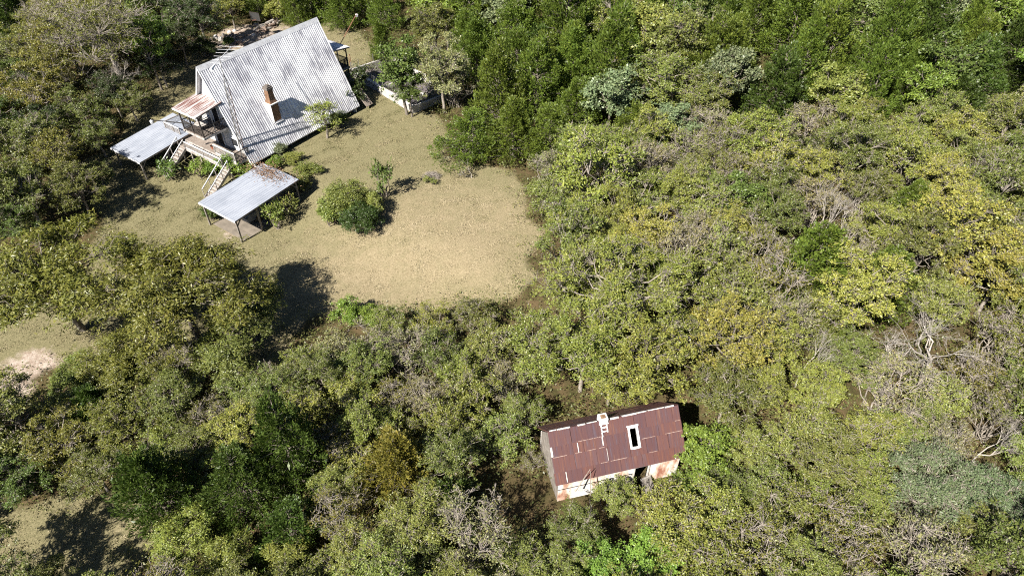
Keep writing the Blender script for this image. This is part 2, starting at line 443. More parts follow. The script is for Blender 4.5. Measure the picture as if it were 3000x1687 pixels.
def door(x, y, z, w, h, sgn):
    d_ = MB().box((x, y, z+h/2), (.05, w, h)).build('door', M['dark'], home)
    fr = MB().box((x+sgn*.02, y-w/2-.06, z+h/2), (.09, .12, h+.1)).box((x+sgn*.02, y+w/2+.06, z+h/2), (.09, .12, h+.1)).box((x+sgn*.02, y, z+h+.06), (.085, w, .12))
    fr.build('door_frame', M['white'], d_)
    MB().tube([(x+sgn*.06, y-w*.36, z+h*.47), (x+sgn*.10, y-w*.36, z+h*.47)], .03).build('door_knob', M['galv'], d_)
DK = 1.12                                              # main deck level
BF = 3.5                                               # balcony level
door(GX-.03, .35, DK+.03, .95, 1.95, -1)
door(GX-.03, -.1, BF+.03, .85, 1.75, -1)
wn_ = MB().box((GX-.02, -1.9, 2.0), (.05, .85, .75)).build('window', M['glass'], home)
MB().box((GX-.05, -1.9, 2.42), (.06, 1.0, .09)).box((GX-.05, -1.9, 1.58), (.06, 1.0, .09)).box((GX-.05, -2.37, 2.0), (.055, .09, .75)).box((GX-.05, -1.43, 2.0), (.055, .09, .75)).build('window_frame', M['trim'], wn_)
MB().tube([(GX-.04, -.55, 7.0), (GX+.05, -.55, 7.0)], .24, 12).build('attic_vent', M['dark_rail'], home)
door(HL-.5+.15, .2, BF+.03, .85, 1.75, 1)
# footing posts under the open eave
for i in range(7):
    box('footing_post', M['post'], home, (1.0+i*2.05, -HW+.45, .18), (.14, .14, .9))
MB().box((HL/2, -HW+.5, .42), (HL-1.2, .1, .18)).build('floor_beam', M['wood'], home)
# chimney
ch = MB()
cx0, cy0 = 4.72, -2.75
ch.box((cx0, cy0, 3.55), (.86, .80, 1.9))
ch.add([(cx0+i*a, cy0+j*a, z) for z, a in ((4.58, .40), (4.92, .31), (6.0, .285)) for i, j in ((-1, -1), (1, -1), (1, 1), (-1, 1))],
       [(0, 1, 5, 4), (1, 2, 6, 5), (2, 3, 7, 6), (3, 0, 4, 7), (4, 5, 9, 8), (5, 6, 10, 9), (6, 7, 11, 10), (7, 4, 8, 11), (8, 9, 10, 11), (3, 2, 1, 0)])
cho = ch.build('chimney', M['brick'], home)
MB().box((cx0, cy0, 4.54), (1.12, 1.06, .09)).build('chimney_ledge', M['white'], cho)
MB().box((cx0, cy0, 5.98), (.72, .72, .16)).box((cx0-.02, cy0, 6.12), (.60, .60, .14)).build('chimney_cap', M['soot'], cho)
MB().tube([(cx0, cy0, 6.15), (cx0, cy0, 6.32)], .2, 10).build('chimney_flue', M['soot'], cho)
fl = MB().box((cx0-.445, cy0+.0, 3.6), (.02, .86, 1.6))
fl.bar((cx0-.5, cy0-.46, 2.62), (cx0+.5, cy0-.46, 2.62), .22, .04, (0, .5, 1))
fl.bar((cx0-.53, cy0-.45, 2.7), (cx0-.53, cy0+.45, 4.5), .16, .04, (0, -.9, .45)).build('chimney_flashing', M['white'], cho)
# balconies: floor, roof, posts, railings
def railing(parent, p, q, h, mat, step=.13, bal=.035, rail=.07, name='railing'):
    p, q = np.array(p, float), np.array(q, float)
    r = MB().bar(p+[0, 0, h], q+[0, 0, h], rail).bar(p+[0, 0, .1], q+[0, 0, .1], rail*.8).build(name, mat, parent)
    n = int(np.linalg.norm(q-p)/step)
    for i in range(1, n):
        c_ = p+(q-p)*i/n
        box('baluster', mat, r, (c_[0], c_[1], c_[2]+.1+(h-.1)/2), (bal, bal, h-.12))
    return r
def lattice(parent, p, q, h0, h1, mat, frame, step=.16, w=.022):
    """diagonal lath panel between two uprights"""
    p, q = np.array(p, float), np.array(q, float); L = np.linalg.norm(q-p); u = (q-p)/L; H_ = h1-h0
    nrm = np.cross(u, [0, 0, 1]); m_ = MB()
    def P_(s, t, o_): return p+u*s+np.array([0, 0, h0+t])+nrm*o_
    for sg in (1, -1):
        s = -H_
        while s < L:
            a0, a1 = max(s, 0), min(s+H_, L)
            if a1-a0 > .05:
                t0, t1 = a0-s, a1-s
                if sg < 0: t0, t1 = H_-t0, H_-t1
                m_.bar(P_(a0, t0, .012*sg), P_(a1, t1, .012*sg), w, .01, nrm)
            s += step
    o = m_.build('lattice_panel', mat, parent)
    MB().bar(P_(0, H_, 0), P_(L, H_, 0), .10, .07).bar(P_(0, 0, 0), P_(L, 0, 0), .07).build('lattice_frame', frame, o)
    return o
def balcony(x0, x1, y0, y1, z, zr_in, zr_out, roof_mat, dirx, rot_lift=.0):
    """x0 at the wall, x1 the outer edge"""
    MB().box(((x0+x1)/2, (y0+y1)/2, z-.09), (abs(x1-x0), y1-y0, .14)).build('balcony_floor', M['wood'], home)
    f_ = MB().box((x1+dirx*.025, (y0+y1)/2, z-.10), (.04, y1-y0+.1, .20)); f_.box(((x0+x1)/2, y0-.03, z-.10), (abs(x1-x0), .05, .20)).build('balcony_fascia', M['rail'], home)
    for yy in (y0+.05, (y0+y1)/2, y1-.05):
        box('balcony_post', M['dark_rail'], home, (x1-dirx*.06, yy, (z+zr_out)/2-.05), (.10, .10, zr_out-z-.1))
    for yy in (y0+.05, y1-.05):
        box('balcony_post', M['rail'], home, ((x0+x1)/2, yy, (z+zr_out)/2), (.06, .06, zr_out-z))
        for xx in (x1-dirx*.06,):
            MB().bar((xx, yy, zr_out-.55), (xx-dirx*.45, yy, zr_out-.02), .07).build('brace', M['dark_rail'], home)
    railing(home, (x0, y0+.05, z), (x1-dirx*.06, y0+.05, z), .92, M['dark_rail'])
    railing(home, (x0, y1-.05, z), (x1-dirx*.06, y1-.05, z), .92, M['dark_rail'])
    railing(home, (x1-dirx*.06, y0+.05, z), (x1-dirx*.06, y1-.05, z), .92, M['dark_rail'])
    ln = abs(x1-x0)+.35; tilt = math.atan2(zr_in-zr_out, ln)
    r = thing_roof('porch_roof', roof_mat, home, (x1+dirx*.28, y0-.2, zr_out), (x0, y0-.2, zr_in), y1-y0+.4, .2)
    return r
def thing_roof(name, mat, parent, outer, inner, width, pitch, fascia=True):
    """ribbed roof sheet from outer edge to inner edge, ribs along the slope; width towards +y"""
    outer, inner = np.array(outer, float), np.array(inner, float)
    d_ = inner-outer; ln = np.linalg.norm(d_); prof = []
    n = round(width/pitch); p = width/n
    for i in range(n): prof += [(i*p, 0), (i*p+.62*p, 0), (i*p+.72*p, .028), (i*p+.88*p, .028)]
    prof.append((width, 0)); k = len(prof)
    v = [tuple(e+np.array([0, y, z-dz])) for dz in (0, .03) for e in (outer, inner) for y, z in prof]
    f = [(i, i+1, k+i+1, k+i) for i in range(k-1)]+[(2*k+i, 3*k+i, 3*k+i+1, 2*k+i+1) for i in range(k-1)]
    f += [(i, 2*k+i, 2*k+i+1, i+1) for i in range(k-1)]+[(k+i, k+i+1, 3*k+i+1, 3*k+i) for i in range(k-1)]
    f += [(0, k, 3*k, 2*k), (k-1, 3*k-1, 4*k-1, 2*k-1)]
    o = MB().add(v, f).build(name, mat, parent)
    sx = 1 if inner[0] > outer[0] else -1
    MB().bar(outer+[-sx*.02, -.02, -.10], outer+[-sx*.02, width+.02, -.10], .035, .15).build('fascia', M['trim'], o)
    for yy in (.06, width-.06):
        MB().bar(outer+[sx*.02, yy, -.11], inner+[-sx*.02, yy, -.11], .05, .12).build('rafter', M['wood'], o)
    return o
balcony(GX, -2.25, -1.45, 1.55, BF, 6.08, 5.72, M['roof_rust'], -1)
balcony(HL-.38, 16.35, -1.25, 1.65, BF, 6.0, 5.6, M['roof_white'], 1)
# support posts of the rear balcony and its steps
for yy in (-1.15, 1.55):
    box('porch_post', M['dark_rail'], home, (16.25, yy, 1.7), (.12, .12, 3.5))
MB().bar((15.4, -1.5, 3.3), (15.4, -4.6, 0.3), .9, .12).build('rear_steps', M['wood'], home)
# security lamps on long arms
def lamp_arm(base, tip, mat, label):
    t_ = thing('security_lamp', label, 'lamp', base)
    tip = np.array(tip)-np.array(base)
    MB().tube([(0, 0, 0), tuple(tip)], .045, 6).build('arm', mat, t_)
    MB().tube([tuple(tip), tuple(tip+[-.02, 0, -.10]), tuple(tip+[-.02, 0, -.32])], [.07, .16, .13], 8).build('lamp_head', M['trim'], t_)
lamp_arm(house(-2.27, -.1, 4.55), at(443, 352, 5.4), M['black_tube'], 'security lamp on a long black arm reaching out from the front balcony')
lamp_arm(house(16.5, -.3, 5.68), at(1045, 41, 7.6), M['rusty_tube'], 'security lamp on a long rusty arm above the rear porch roof')

# ------------------------------------------------------------------ front deck with two flights of steps
dk = thing('front_deck', 'weathered wooden deck with lattice railings and twin stairs before the white gable', 'deck', HO, HA)
X1, X2, YN, YF = -1.2, -2.05, -3.75, 7.0
def boards(x0, x1, y0, y1, z, along_y=True, w=.14, name='deck_floor', mat='wood'):
    m_ = MB(); n = int(abs(x1-x0)/w)
    for i in range(n):
        xx = min(x0, x1)+(i+.5)*abs(x1-x0)/n
        m_.box((xx, (y0+y1)/2, z-.02), (abs(x1-x0)/n-.015, y1-y0, .04))
    return m_.build(name, M[mat], dk)
boards(GX-.01, X1, YN, YF, DK)
boards(X1-.01, X2, YN+.1, 3.9, DK-.18, name='landing_floor')
for (xx, y0, y1, z) in ((X1-.02, YN, YF, DK-.13), (X2-.02, YN, 3.9, DK-.31)):
    MB().box((xx, (y0+y1)/2, z), (.05, y1-y0, .22)).build('rim_board', M['rail'], dk)
MB().box(((GX+X1)/2, YN-.03, DK-.12), (GX-X1, .05, .22)).build('rim_board', M['rail'], dk)
for i, yy in enumerate(np.linspace(YN+.1, 3.8, 6)):
    gz = float(ground(*house(X2+.1, yy)[:2]))
    box('deck_post', M['rail'], dk, (X2+.1, yy, (gz+DK-.42)/2), (.10, .10, DK-.42-gz+.1))
    gz = float(ground(*house(X1+.1, yy)[:2]))
    box('deck_post', M['post'], dk, (X1+.1, yy, (gz+DK-.26)/2), (.10, .10, DK-.26-gz+.1))
for yy in (5.6, 6.95):
    gz = float(ground(*house(X1+.1, yy)[:2]))
    box('deck_post', M['post'], dk, (X1, yy, (gz+DK+1.02)/2), (.09, .09, DK+1.02-gz))
# upper deck railing: lattice panels on both ends, open before the door
lattice(dk, (X1, YN+.05, DK), (X1, -.7, DK), .12, 1.0, M['rail'], M['trim'])
lattice(dk, (X1, 4.6, DK), (X1, YF-.05, DK), .12, 1.0, M['rail'], M['trim'])
lattice(dk, (X1, YN+.03, DK), (GX-.05, YN+.03, DK), .12, 1.0, M['post'], M['dark_rail'])
lattice(dk, (X1, YF-.03, DK), (GX+.6, YF-.03, DK), .12, 1.0, M['rail'], M['post'])
for (xx, yy) in ((X1, YN+.03), (X1, -.7), (X1, 4.6), (X1, YF-.03), (X1, -2.3), (GX-.1, YN+.03)):
    box('rail_post', M['rail'], dk, (xx, yy, DK+.5), (.085, .085, 1.06))
# low landing railing facing the yard
lattice(dk, (X2, -2.85, DK-.18), (X2, 2.8, DK-.18), .10, .72, M['rail'], M['trim'], .13)
for yy in (-2.85, 0.0, 2.8):
    box('rail_post', M['rail'], dk, (X2-.02, yy, DK+.15), (.08, .08, .8))
# the two flights
def stairs(yc, w, label):
    top = np.array([X2-.05, yc, DK-.18]); xb = -4.75
    gz = float(ground(*house(xb, yc)[:2])); n = 10
    st = MB(); rise = (top[2]-gz)/n; run = (top[0]-xb)/n
    for i in range(n):
        t_ = box('stair_tread', M['rail'], dk, (top[0]-(i+.5)*run, yc, top[2]-(i+1)*rise+.02+rise*.0), (run*.95, w, .045))
        box('stair_riser', M['wood'], dk, (top[0]-(i+.5)*run+run*.42, yc, top[2]-(i+.5)*rise-.02), (.02, w-.04, rise*.86))
    for s in (-1, 1):
        MB().bar(top+[0, s*(w/2+.03), -.12], (xb, yc+s*(w/2+.03), gz+.02), .05, .24).build('stringer', M['rail'], dk)
        MB().bar(top+[.05, s*(w/2+.03), .92], (xb, yc+s*(w/2+.03), gz+.92), .06, .08).build('handrail', M['trim'], dk)
        for k in range(4):
            q = top+(np.array([xb, yc, gz])-top)*(k/3.)
            box('handrail_post', M['rail'], dk, (q[0], q[1]+s*(w/2+.07), q[2]+.42), (.055, .055, 1.0))
stairs(3.35, .9, ''); stairs(-3.3, .85, '')
# terracotta pot and ornament on the deck
tp = thing('flower_pot', 'small terracotta flower pot on the deck under the balcony', 'flower pot', house(-.75, .3, DK), 0)
MB().tube([(0, 0, .0), (0, 0, .3), (0, 0, .34), (0, 0, .34)], [.14, .2, .22, .15], 12).build('pot_body', worn('terracotta', (.36, .12, .06), (.28, .1, .06), 5, .8), tp)
MB().tube([(0, 0, .30), (0, 0, .33)], .16, 10).build('soil', M['dark'], tp)
lb = thing('table_round', 'round pale table top on the balcony floor', 'table', house(-1.1, .35, BF), 0)
lb.name = 'round_table'
MB().tube([(0, 0, .42), (0, 0, .46)], .62, 20).build('table_top', M['rail'], lb)
MB().tube([(0, 0, 0), (0, 0, .43)], [.12, .06], 8).build('table_leg', M['post'], lb)

# ------------------------------------------------------------------ antenna mast and antenna
mb_ = house(-.22, -3.35); mz = float(ground(mb_[0], mb_[1])); mb_[2] = mz
mt_ = at(646, 184, 10.2)
mast = thing('antenna_mast', 'slim triangular lattice mast with rusty legs rising before the roof edge', 'mast', mb_)
rel = mt_-mb_; h_ = rel[2]
def mpt(k, t):
    a = 2*math.pi*k/3+.5; w = .21 if t < .8 else .21*max(0.05, (1-(t-.8)/.1)) if t < .9 else .012
    return np.array([rel[0]*t+w*math.cos(a), rel[1]*t+w*math.sin(a), h_*t])
for k in range(3):
    MB().tube([mpt(k, 0), mpt(k, .4), mpt(k, .8), mpt(k, .9)], .030, 5).build('mast_leg', (M['rusty_tube'], M['black_tube'], M['galv'])[k], mast)
zz = MB()
for i in range(26):
    for k in range(3):
        zz.bar(mpt(k, .8*i/26), mpt((k+1) % 3, .8*(i+(.5 if i % 2 else 0)+.3)/26), .024)
zz.build('mast_bracing', M['post'], mast)
MB().tube([rel*.88, rel*1.05], .03, 6).build('mast_tip', M['galv'], mast)
ant = thing('tv_antenna', 'spiky aluminium television antenna at the mast head above the ridge', 'antenna', mt_)
a0, a1 = at(617, 203, 10.25)-mt_, at(678, 137, 10.35)-mt_
MB().tube([a0, a1], .028, 6).build('boom', M['trim'], ant)
bd = (a1-a0)/np.linalg.norm(a1-a0); pr_ = np.array([-bd[1], bd[0], 0])
for i, t in enumerate(np.linspace(.25, 1, 6)):
    L_ = .35+.75*t; c_ = a0+(a1-a0)*t
    MB().tube([c_-pr_*L_, c_+pr_*L_], .012, 4).build('antenna_rod', M['trim'], ant)
MB().tube([a0+[0, 0, -.1], a0+bd*.9+[0, 0, .0]], [.16, .05], 6).build('reflector', M['trim'], ant)

# ------------------------------------------------------------------ open carports
def carport(label, y0, y1, xo, xi, zo, zi, posts, mat):
    t_ = thing('carport', label, 'carport', HO, HA)
    thing_roof('carport_roof', mat, t_, (xo, y0, zo), (xi, y0, zi), y1-y0, .27)
    for (px_, py_) in posts:
        gz = float(ground(*house(px_, py_)[:2])); zt = zo+(zi-zo)*(px_-xo)/(xi-xo)-.18
        box('carport_post', M['post'], t_, (px_, py_, (gz+zt)/2-.02), (.13, .13, zt-gz+.04))
        sg = 1 if px_ < (xo+xi)/2 else -1
        MB().bar((px_, py_, zt-.62), (px_+sg*.55, py_, zt-.02), .08).build('knee_brace', M['post'], t_)
    for yy in (y0+.25, y1-.25):
        MB().bar((xo+.1, yy, zo-.21), (xi-.1, yy, zi-.21), .09, .16).build('beam', M['post'], t_)
    m_ = (xo+xi)/2
    for k in range(4):
        xx = xo+.5+(xi-xo-1)*k/3; zz_ = zo+(zi-zo)*(xx-xo)/(xi-xo)
        MB().bar((xx, y0+.1, zz_-.085), (xx, y1-.1, zz_-.085), .05, .09).build('purlin', M['wood'], t_)
    return t_
cp2 = carport('open carport with pale ribbed roof and fallen leaves at its upper end', -11.35, -6.55, -7.35, -.35, 1.42, 1.78,
        [(-7.15, -11.1), (-5.0, -11.1), (-2.8, -11.1), (-.6, -11.1), (-7.15, -6.8), (-4.0, -6.8), (-.6, -6.8)], M['roof_new'])
cp1 = carport('open carport with pale ribbed roof beyond the left stairs, tree shadow on its corner', 4.05, 8.8, -6.2, .9, 1.0, 1.62,
        [(-6.0, 4.3), (-3.2, 4.3), (-6.0, 8.55), (-2.8, 8.55), (.5, 8.55), (-1.6, 4.3)], M['roof_new'])
# concrete pad at the mouth of the near carport
pad = MB()
pc = [house(-7.9, -11.5), house(-1.0, -11.5), house(-1.0, -6.9), house(-7.9, -6.9)]
gpz = max(float(ground(p[0], p[1])) for p in pc)
sl = MB()
for i in range(7):
    xa = -7.0+i*.88; gz = float(ground(*house(xa+.5, -9)[:2]))
    tag(box('paving_slab', M['pad'], home, (xa+.5, -9.0, gz-.01), (.86, 4.2, .10)), None)
for o in [o for o in COL.objects if o.name.startswith('paving_slab')]:
    o.parent = cp2
# things stored under the near carport
bt = thing('boat_trailer', 'grey covered trailer parked in the shade of the near carport', 'trailer', house(-3.6, -9.2, float(ground(*house(-3.6, -9.2)[:2]))+.06), HA)
MB().prism([(-1.8, .35), (1.8, .35), (1.9, .75), (1.2, 1.05), (-1.6, 1.05), (-1.9, .75)], -.8, .8, 1).build('body', worn('grey_cover', (.12, .14, .17), (.2, .22, .25), 2, .7), bt)
for sx in (-.8, .8):
    for sy in (-.86, .86):
        MB().tube([(sx, sy-.09, .3), (sx, sy+.09, .3)], .29, 14).build('wheel', M['black_tube'], bt)
# fallen leaves on the upper end of the near carport roof
rng = np.random.default_rng(9)
def leaf_quads(pos, axis, nrm, L, Wd, fold=.15):
    """pos (n,3), unit axis, rough normal, length and width arrays -> verts, faces"""
    n = len(pos); s_ = np.cross(axis, nrm); s_ /= np.linalg.norm(s_, axis=1, keepdims=True)+1e-9
    nn = np.cross(s_, axis); L = np.broadcast_to(L, (n,))[:, None]; Wd = np.broadcast_to(Wd, (n,))[:, None]
    m_ = pos+axis*L*.45+nn*L*fold
    v = np.stack([pos, m_+s_*Wd*.5, pos+axis*L, m_-s_*Wd*.5], 1).reshape(-1, 3)
    return v, np.arange(n*4).reshape(n, 4)
def unit(a): return a/(np.linalg.norm(a, axis=-1, keepdims=True)+1e-9)
def litter(name, label, center, sx, sy, n, zf, size=.13, parent=None):
    x = rng.normal(0, sx, n); y = rng.normal(0, sy, n)
    p = np.array([house(center[0]+a, center[1]+b_) for a, b_ in zip(x, y)])
    p[:, 2] = [zf(center[0]+a, center[1]+b_) for a, b_ in zip(x, y)]+np.abs(rng.normal(0, .05, n))
    v, f = leaf_quads(p, unit(rng.normal(0, 1, (n, 3))*[1, 1, .3]), unit(rng.normal(0, .5, (n, 3))+[0, 0, 1]), rng.uniform(.6, 1.4, n)*size, rng.uniform(.4, .9, n)*size)
    return tag(link(name, np_mesh(name, v, f, rng.random(n)), M['litter']), label, 'leaf litter', kind='stuff')
litter('leaf_litter', 'brown fallen leaves heaped on the upper end of the near carport roof', (-1.15, -8.2), .55, 1.3, 900,
       lambda x, y: 1.42+(min(max(x, -7.3), -.4)+7.35)/7*.36+.05)

# ------------------------------------------------------------------ concrete basin beside the house
pa = at(1025, 205, .7); pb = at(1208, 316, .7)
bu = pb-pa; bl = np.linalg.norm(bu[:2]); bang = math.atan2(bu[1], bu[0]); BWD = 5.6
bas = thing('concrete_basin', 'low white concrete basin with wire fence beside the end of the house', 'basin', (pa[0], pa[1], 0), bang)
for c_, d_ in (((bl/2, .12, .35), (bl, .24, .9)), ((bl/2, BWD-.12, .35), (bl, .24, .9)), ((.12, BWD/2, .345), (.24, BWD-.48, .89)), ((bl-.12, BWD/2, .345), (.24, BWD-.48, .89)), ((bl*.5, BWD/2, .33), (.2, BWD-.48, .85))):
    MB().box(c_, d_).build('basin_wall', M['concrete'], bas)
for c_, d_ in (((bl/2, .10, .83), (bl+.1, .34, .06)), ((bl/2, BWD-.1, .83), (bl+.1, .34, .06))):
    MB().box(c_, d_).build('coping', M['white_scrap'], bas)
MB().box((bl/2, BWD/2, .06), (bl-.4, BWD-.4, .08)).build('basin_floor', M['basin_floor'], bas)
MB().bar((bl*.62, 1.2, .2), (bl*.80, 3.2, .25), 1.1, .05).build('fallen_panel', M['white_scrap'], bas)
for i, s in enumerate(np.linspace(.2, bl*.55, 4)):
    box('fence_post', M['galv'], bas, (s, .10, 1.25), (.05, .05, .9))
for i in range(3):
    box('fence_post', M['galv'], bas, (.1, 1.2+i*2, 1.25), (.05, .05, .9))
wm = MB()
for z in np.linspace(.9, 1.65, 6): wm.tube([(.2, .10, z), (bl*.55, .10, z)], .007, 3)
for s in np.arange(.3, bl*.55, .25): wm.tube([(s, .10, .88), (s, .10, 1.65)], .005, 3)
wm.build('wire_mesh', M['galv'], bas)
gt = thing('wire_gate', 'thin bent metal tube gate standing on the grass by the rear porch', 'gate', on_ground(1026, 196), HA+.7)
MB().tube([(0, 0, 0), (0, 0, 1.0), (.1, 0, 1.12), (1.0, 0, 1.12), (1.12, 0, 1.0), (1.12, 0, 0)], .03, 6).build('gate_frame', M['rusty_tube'], gt)
MB().tube([(0, 0, .5), (1.12, 0, .5)], .02, 5).build('gate_rail', M['rusty_tube'], gt)

# ------------------------------------------------------------------ back yard: hoop, logs, rubble
hp = on_ground(752, 49, 2.75)
hoop = thing('basketball_hoop', 'old basketball hoop with grey backboard on a dark pole behind the house', 'basketball hoop', hp, math.radians(-20))
MB().tube([(0, 0, -.1), (0, 0, 2.6), (0, -.25, 2.75)], .065, 8).build('pole', M['black_tube'], hoop)
bb_ = MB().box((0, -.30, 2.85), (1.35, .05, .98)).build('backboard', M['board_grey'], hoop)
MB().box((0, -.33, 3.35), (1.41, .05, .05)).box((0, -.33, 2.36), (1.41, .05, .05)).box((-.69, -.33, 2.85), (.05, .05, .95)).box((.69, -.33, 2.85), (.05, .05, .95)).box((0, -.333, 2.72), (.62, .02, .04)).build('backboard_frame', M['dark_rail'], bb_)
MB().tube([(.23*math.cos(t), -.60+.23*math.sin(t), 2.5) for t in np.linspace(0, 2*math.pi, 17)], .016, 5, False).build('rim', M['rusty_tube'], hoop)
rl = random.Random(3)
def heap(px, py, n, label, kind='log', spread=1.0, size=1.0, cat='log pile'):
    c_ = on_ground(px, py)
    t_ = thing('log_pile' if kind == 'log' else 'rubble_heap' if kind == 'rock' else 'scrap_heap', label, cat, c_, rl.random()*3)
    for i in range(n):
        x, y = rl.gauss(0, spread), rl.gauss(0, spread*.55); z = max(0, .55-abs(x)*.22-abs(y)*.3)*rl.random()*size+.08
        if kind == 'log':
            a = rl.random()*6.28 if rl.random() < .35 else rl.gauss(.2, .3); L_ = rl.uniform(.35, 1.0)*size; r_ = rl.uniform(.07, .16)*size
            e = np.array([math.cos(a)*L_/2, math.sin(a)*L_/2, rl.gauss(0, .08)])
            MB().tube([np.array([x, y, z])-e, np.array([x, y, z])+e], [r_, r_*rl.uniform(.8, 1)], 8).build('log', M['log'] if rl.random() < .65 else M['stone'], t_)
        else:
            m_ = MB(); s_ = rl.uniform(.14, .38)*size
            vs = [(math.cos(k*1.05+rl.random()*.5)*s_*rl.uniform(.7, 1.1), math.sin(k*1.05+rl.random()*.3)*s_*rl.uniform(.7, 1.1), 0) for k in range(6)]
            h = s_*rl.uniform(.5, .9)
            m_.add([(x+a, y+b_, z-.08) for a, b_, _ in vs]+[(x+a*.6, y+b_*.6, z+h) for a, b_, _ in vs], [tuple(range(6))[::-1], tuple(range(6, 12))]+[(k, (k+1) % 6, 6+(k+1) % 6, 6+k) for k in range(6)])
            m_.build('stone', M['stone'] if rl.random() < .6 else M['white_scrap'] if rl.random() < .4 else M['log'], t_)
    return t_
heap(787, 80, 26, 'heap of sawn logs and slabs beside the basketball pole', 'log', .85, 1.25)
heap(775, 97, 7, 'few dark sawn logs in front of the log heap', 'log', .5, 1.0)
heap(690, 115, 16, 'scattered brown logs and stones on the bare earth behind the ridge', 'log', .8, 1.1)
heap(655, 118, 16, 'pile of pale stones in tree shade behind the antenna', 'rock', 1.0, 1.0, 'stone pile')
heap(704, 131, 12, 'dark brushy logs close behind the ridge line', 'log', .5, .8)
for i, (px_, py_, s_, lab) in enumerate(((743, 105, .28, 'white rounded stone lying alone on the bare earth behind the ridge'), (688, 92, .26, 'pale boulder beside the small round bush behind the house'), (672, 97, .3, 'white stone at the edge of the tree shade behind the house'))):
    c_ = on_ground(px_, py_); b_ = thing('boulder', lab, 'stone', c_, i)
    MB().tube([(0, 0, -.05), (0, 0, s_*.4), (0.03, 0, s_*.8), (0.02, 0, s_)], [s_, s_*1.05, s_*.7, s_*.25], 9).build('stone_body', M['white_scrap'], b_)
bn = thing('bench', 'long pale blue bench half hidden in shade beneath the spreading tree', 'bench', on_ground(758, 966), .12)
MB().box((0, 0, .42), (1.05, .38, .06)).build('seat', M['blue'], bn)
for sx in (-.4, .4): MB().box((sx, 0, .2), (.08, .32, .4)).build('leg', M['post'], bn)

# ------------------------------------------------------------------ rusty shed
SO = np.array([2.0, 23.05, -1.0]); SA = math.radians(14.0); SLn, SHW, SZE, SZR = 7.85, 2.02, 2.2, 4.42   # heights above its ground
sh = thing('rusty_shed', 'derelict white clapboard shed under a rust-red sheet metal roof with open skylight', 'shed', SO, SA)
sln = math.hypot(SHW, SZR-SZE); sang = math.atan2(SZR-SZE, SHW)
HOLE = (4.72, 5.12, .78, 1.86)                            # skylight opening u0,u1,v0,v1 on the near slope
def slope_pt(u, v, w, s):
    y = s*(v*math.cos(sang)); z = SZR-v*math.sin(sang)
    return (u, y+s*w*math.sin(sang), z+w*math.cos(sang))
def sub_rect(r, h):
    u0, u1, v0, v1 = r; a0, a1, b0, b1 = h
    if u1 <= a0 or u0 >= a1 or v1 <= b0 or v0 >= b1: return [r]
    out = []
    if u0 < a0: out.append((u0, a0, v0, v1))
    if u1 > a1: out.append((a1, u1, v0, v1))
    m0, m1 = max(u0, a0), min(u1, a1)
    if v0 < b0: out.append((m0, m1, v0, b0))
    if v1 > b1: out.append((m0, m1, b1, v1))
    return out
def slope_slab(mb, r, w0, w1, s, tilt=(0, 0)):
    u0, u1, v0, v1 = r
    vs = []
    for w in (w0, w1):
        for (u, v, t) in ((u0, v0, 0), (u1, v0, tilt[0]), (u1, v1, tilt[0]+tilt[1]), (u0, v1, tilt[1])):
            vs.append(slope_pt(u, v, w+t, s))
    fs = [(0, 1, 2, 3), (7, 6, 5, 4), (0, 4, 5, 1), (1, 5, 6, 2), (2, 6, 7, 3), (3, 7, 4, 0)]
    mb.add(vs, fs if s > 0 else [f[::-1] for f in fs])
for s in (-1, 1):
    d_ = MB()
    for r in (sub_rect((.08, SLn-.08, .02, sln-.03), HOLE) if s < 0 else [(.08, SLn-.08, .02, sln-.03)]): slope_slab(d_, r, -.10, -.012, s)
    d_.build('roof_deck', M['rust_sheet'], sh)
rs = random.Random(11)
rows = [0, .88, 1.5, 2.36, sln+.06]
for s in (-1, 1):
    for ri in range(4):
        u = -.05 if ri % 2 else -.02; first = True
        while u < SLn-.05:
            w_ = rs.choice((.66, .7, .98, 1.3, 1.9)); u1 = min(u+w_, SLn+.05)
            if SLn+.05-u1 < .25: u1 = SLn+.05
            m_ = MB(); t0 = rs.uniform(0, .012)
            g = .018 if rs.random() < .8 else .055
            rect = (u+.002, u1-g*.5, rows[ri]+.01, rows[ri+1]+.02)
            for r in (sub_rect(rect, HOLE) if s < 0 else [rect]):
                slope_slab(m_, r, .002+.004*(3-ri)+t0, .010+.004*(3-ri)+t0, s, (rs.uniform(-.006, .006), rs.uniform(0, .012)))
                # standing crimps
                nk = max(2, int((r[1]-r[0])/.3))
                for k in range(1, nk):
                    uu = r[0]+(r[1]-r[0])*k/nk
                    if r[1]-r[0] > .3: slope_slab(m_, (uu-.02, uu+.02, r[2], r[3]), .010+.004*(3-ri)+t0, .020+.004*(3-ri)+t0, s)
            so_ = m_.build('roof_sheet', M['rust_sheet'], sh)
            if s < 0 and ri < 3 and rs.random() < .6 and not (rect[0] < HOLE[1] and rect[1] > HOLE[0]):
                e_ = MB(); ua = rs.uniform(u, u+(u1-u)*.25); ub = rs.uniform(u+(u1-u)*.7, u1-.02)
                slope_slab(e_, (ua, ub, rows[ri+1]-.008, rows[ri+1]+.018), .028, .036, s); e_.build('scraped_edge_glint', M['edge_glint'], so_)  # thin pale strip paints the glint along the sheet's lower edge
            u = u1+(.0 if rs.random() < .85 else .02)
sk = MB(); u0, u1, v0, v1 = HOLE
for r in ((u0-.11, u0, v0-.12, v1+.10), (u1, u1+.11, v0-.12, v1+.10), (u0, u1, v0-.13, v0), (u0, u1, v1, v1+.12), (u0-.16, u1+.16, v0-.18, v0-.10)):
    slope_slab(sk, r, -.10, .075, -1)
sk.build('skylight_frame', M['white'], sh)
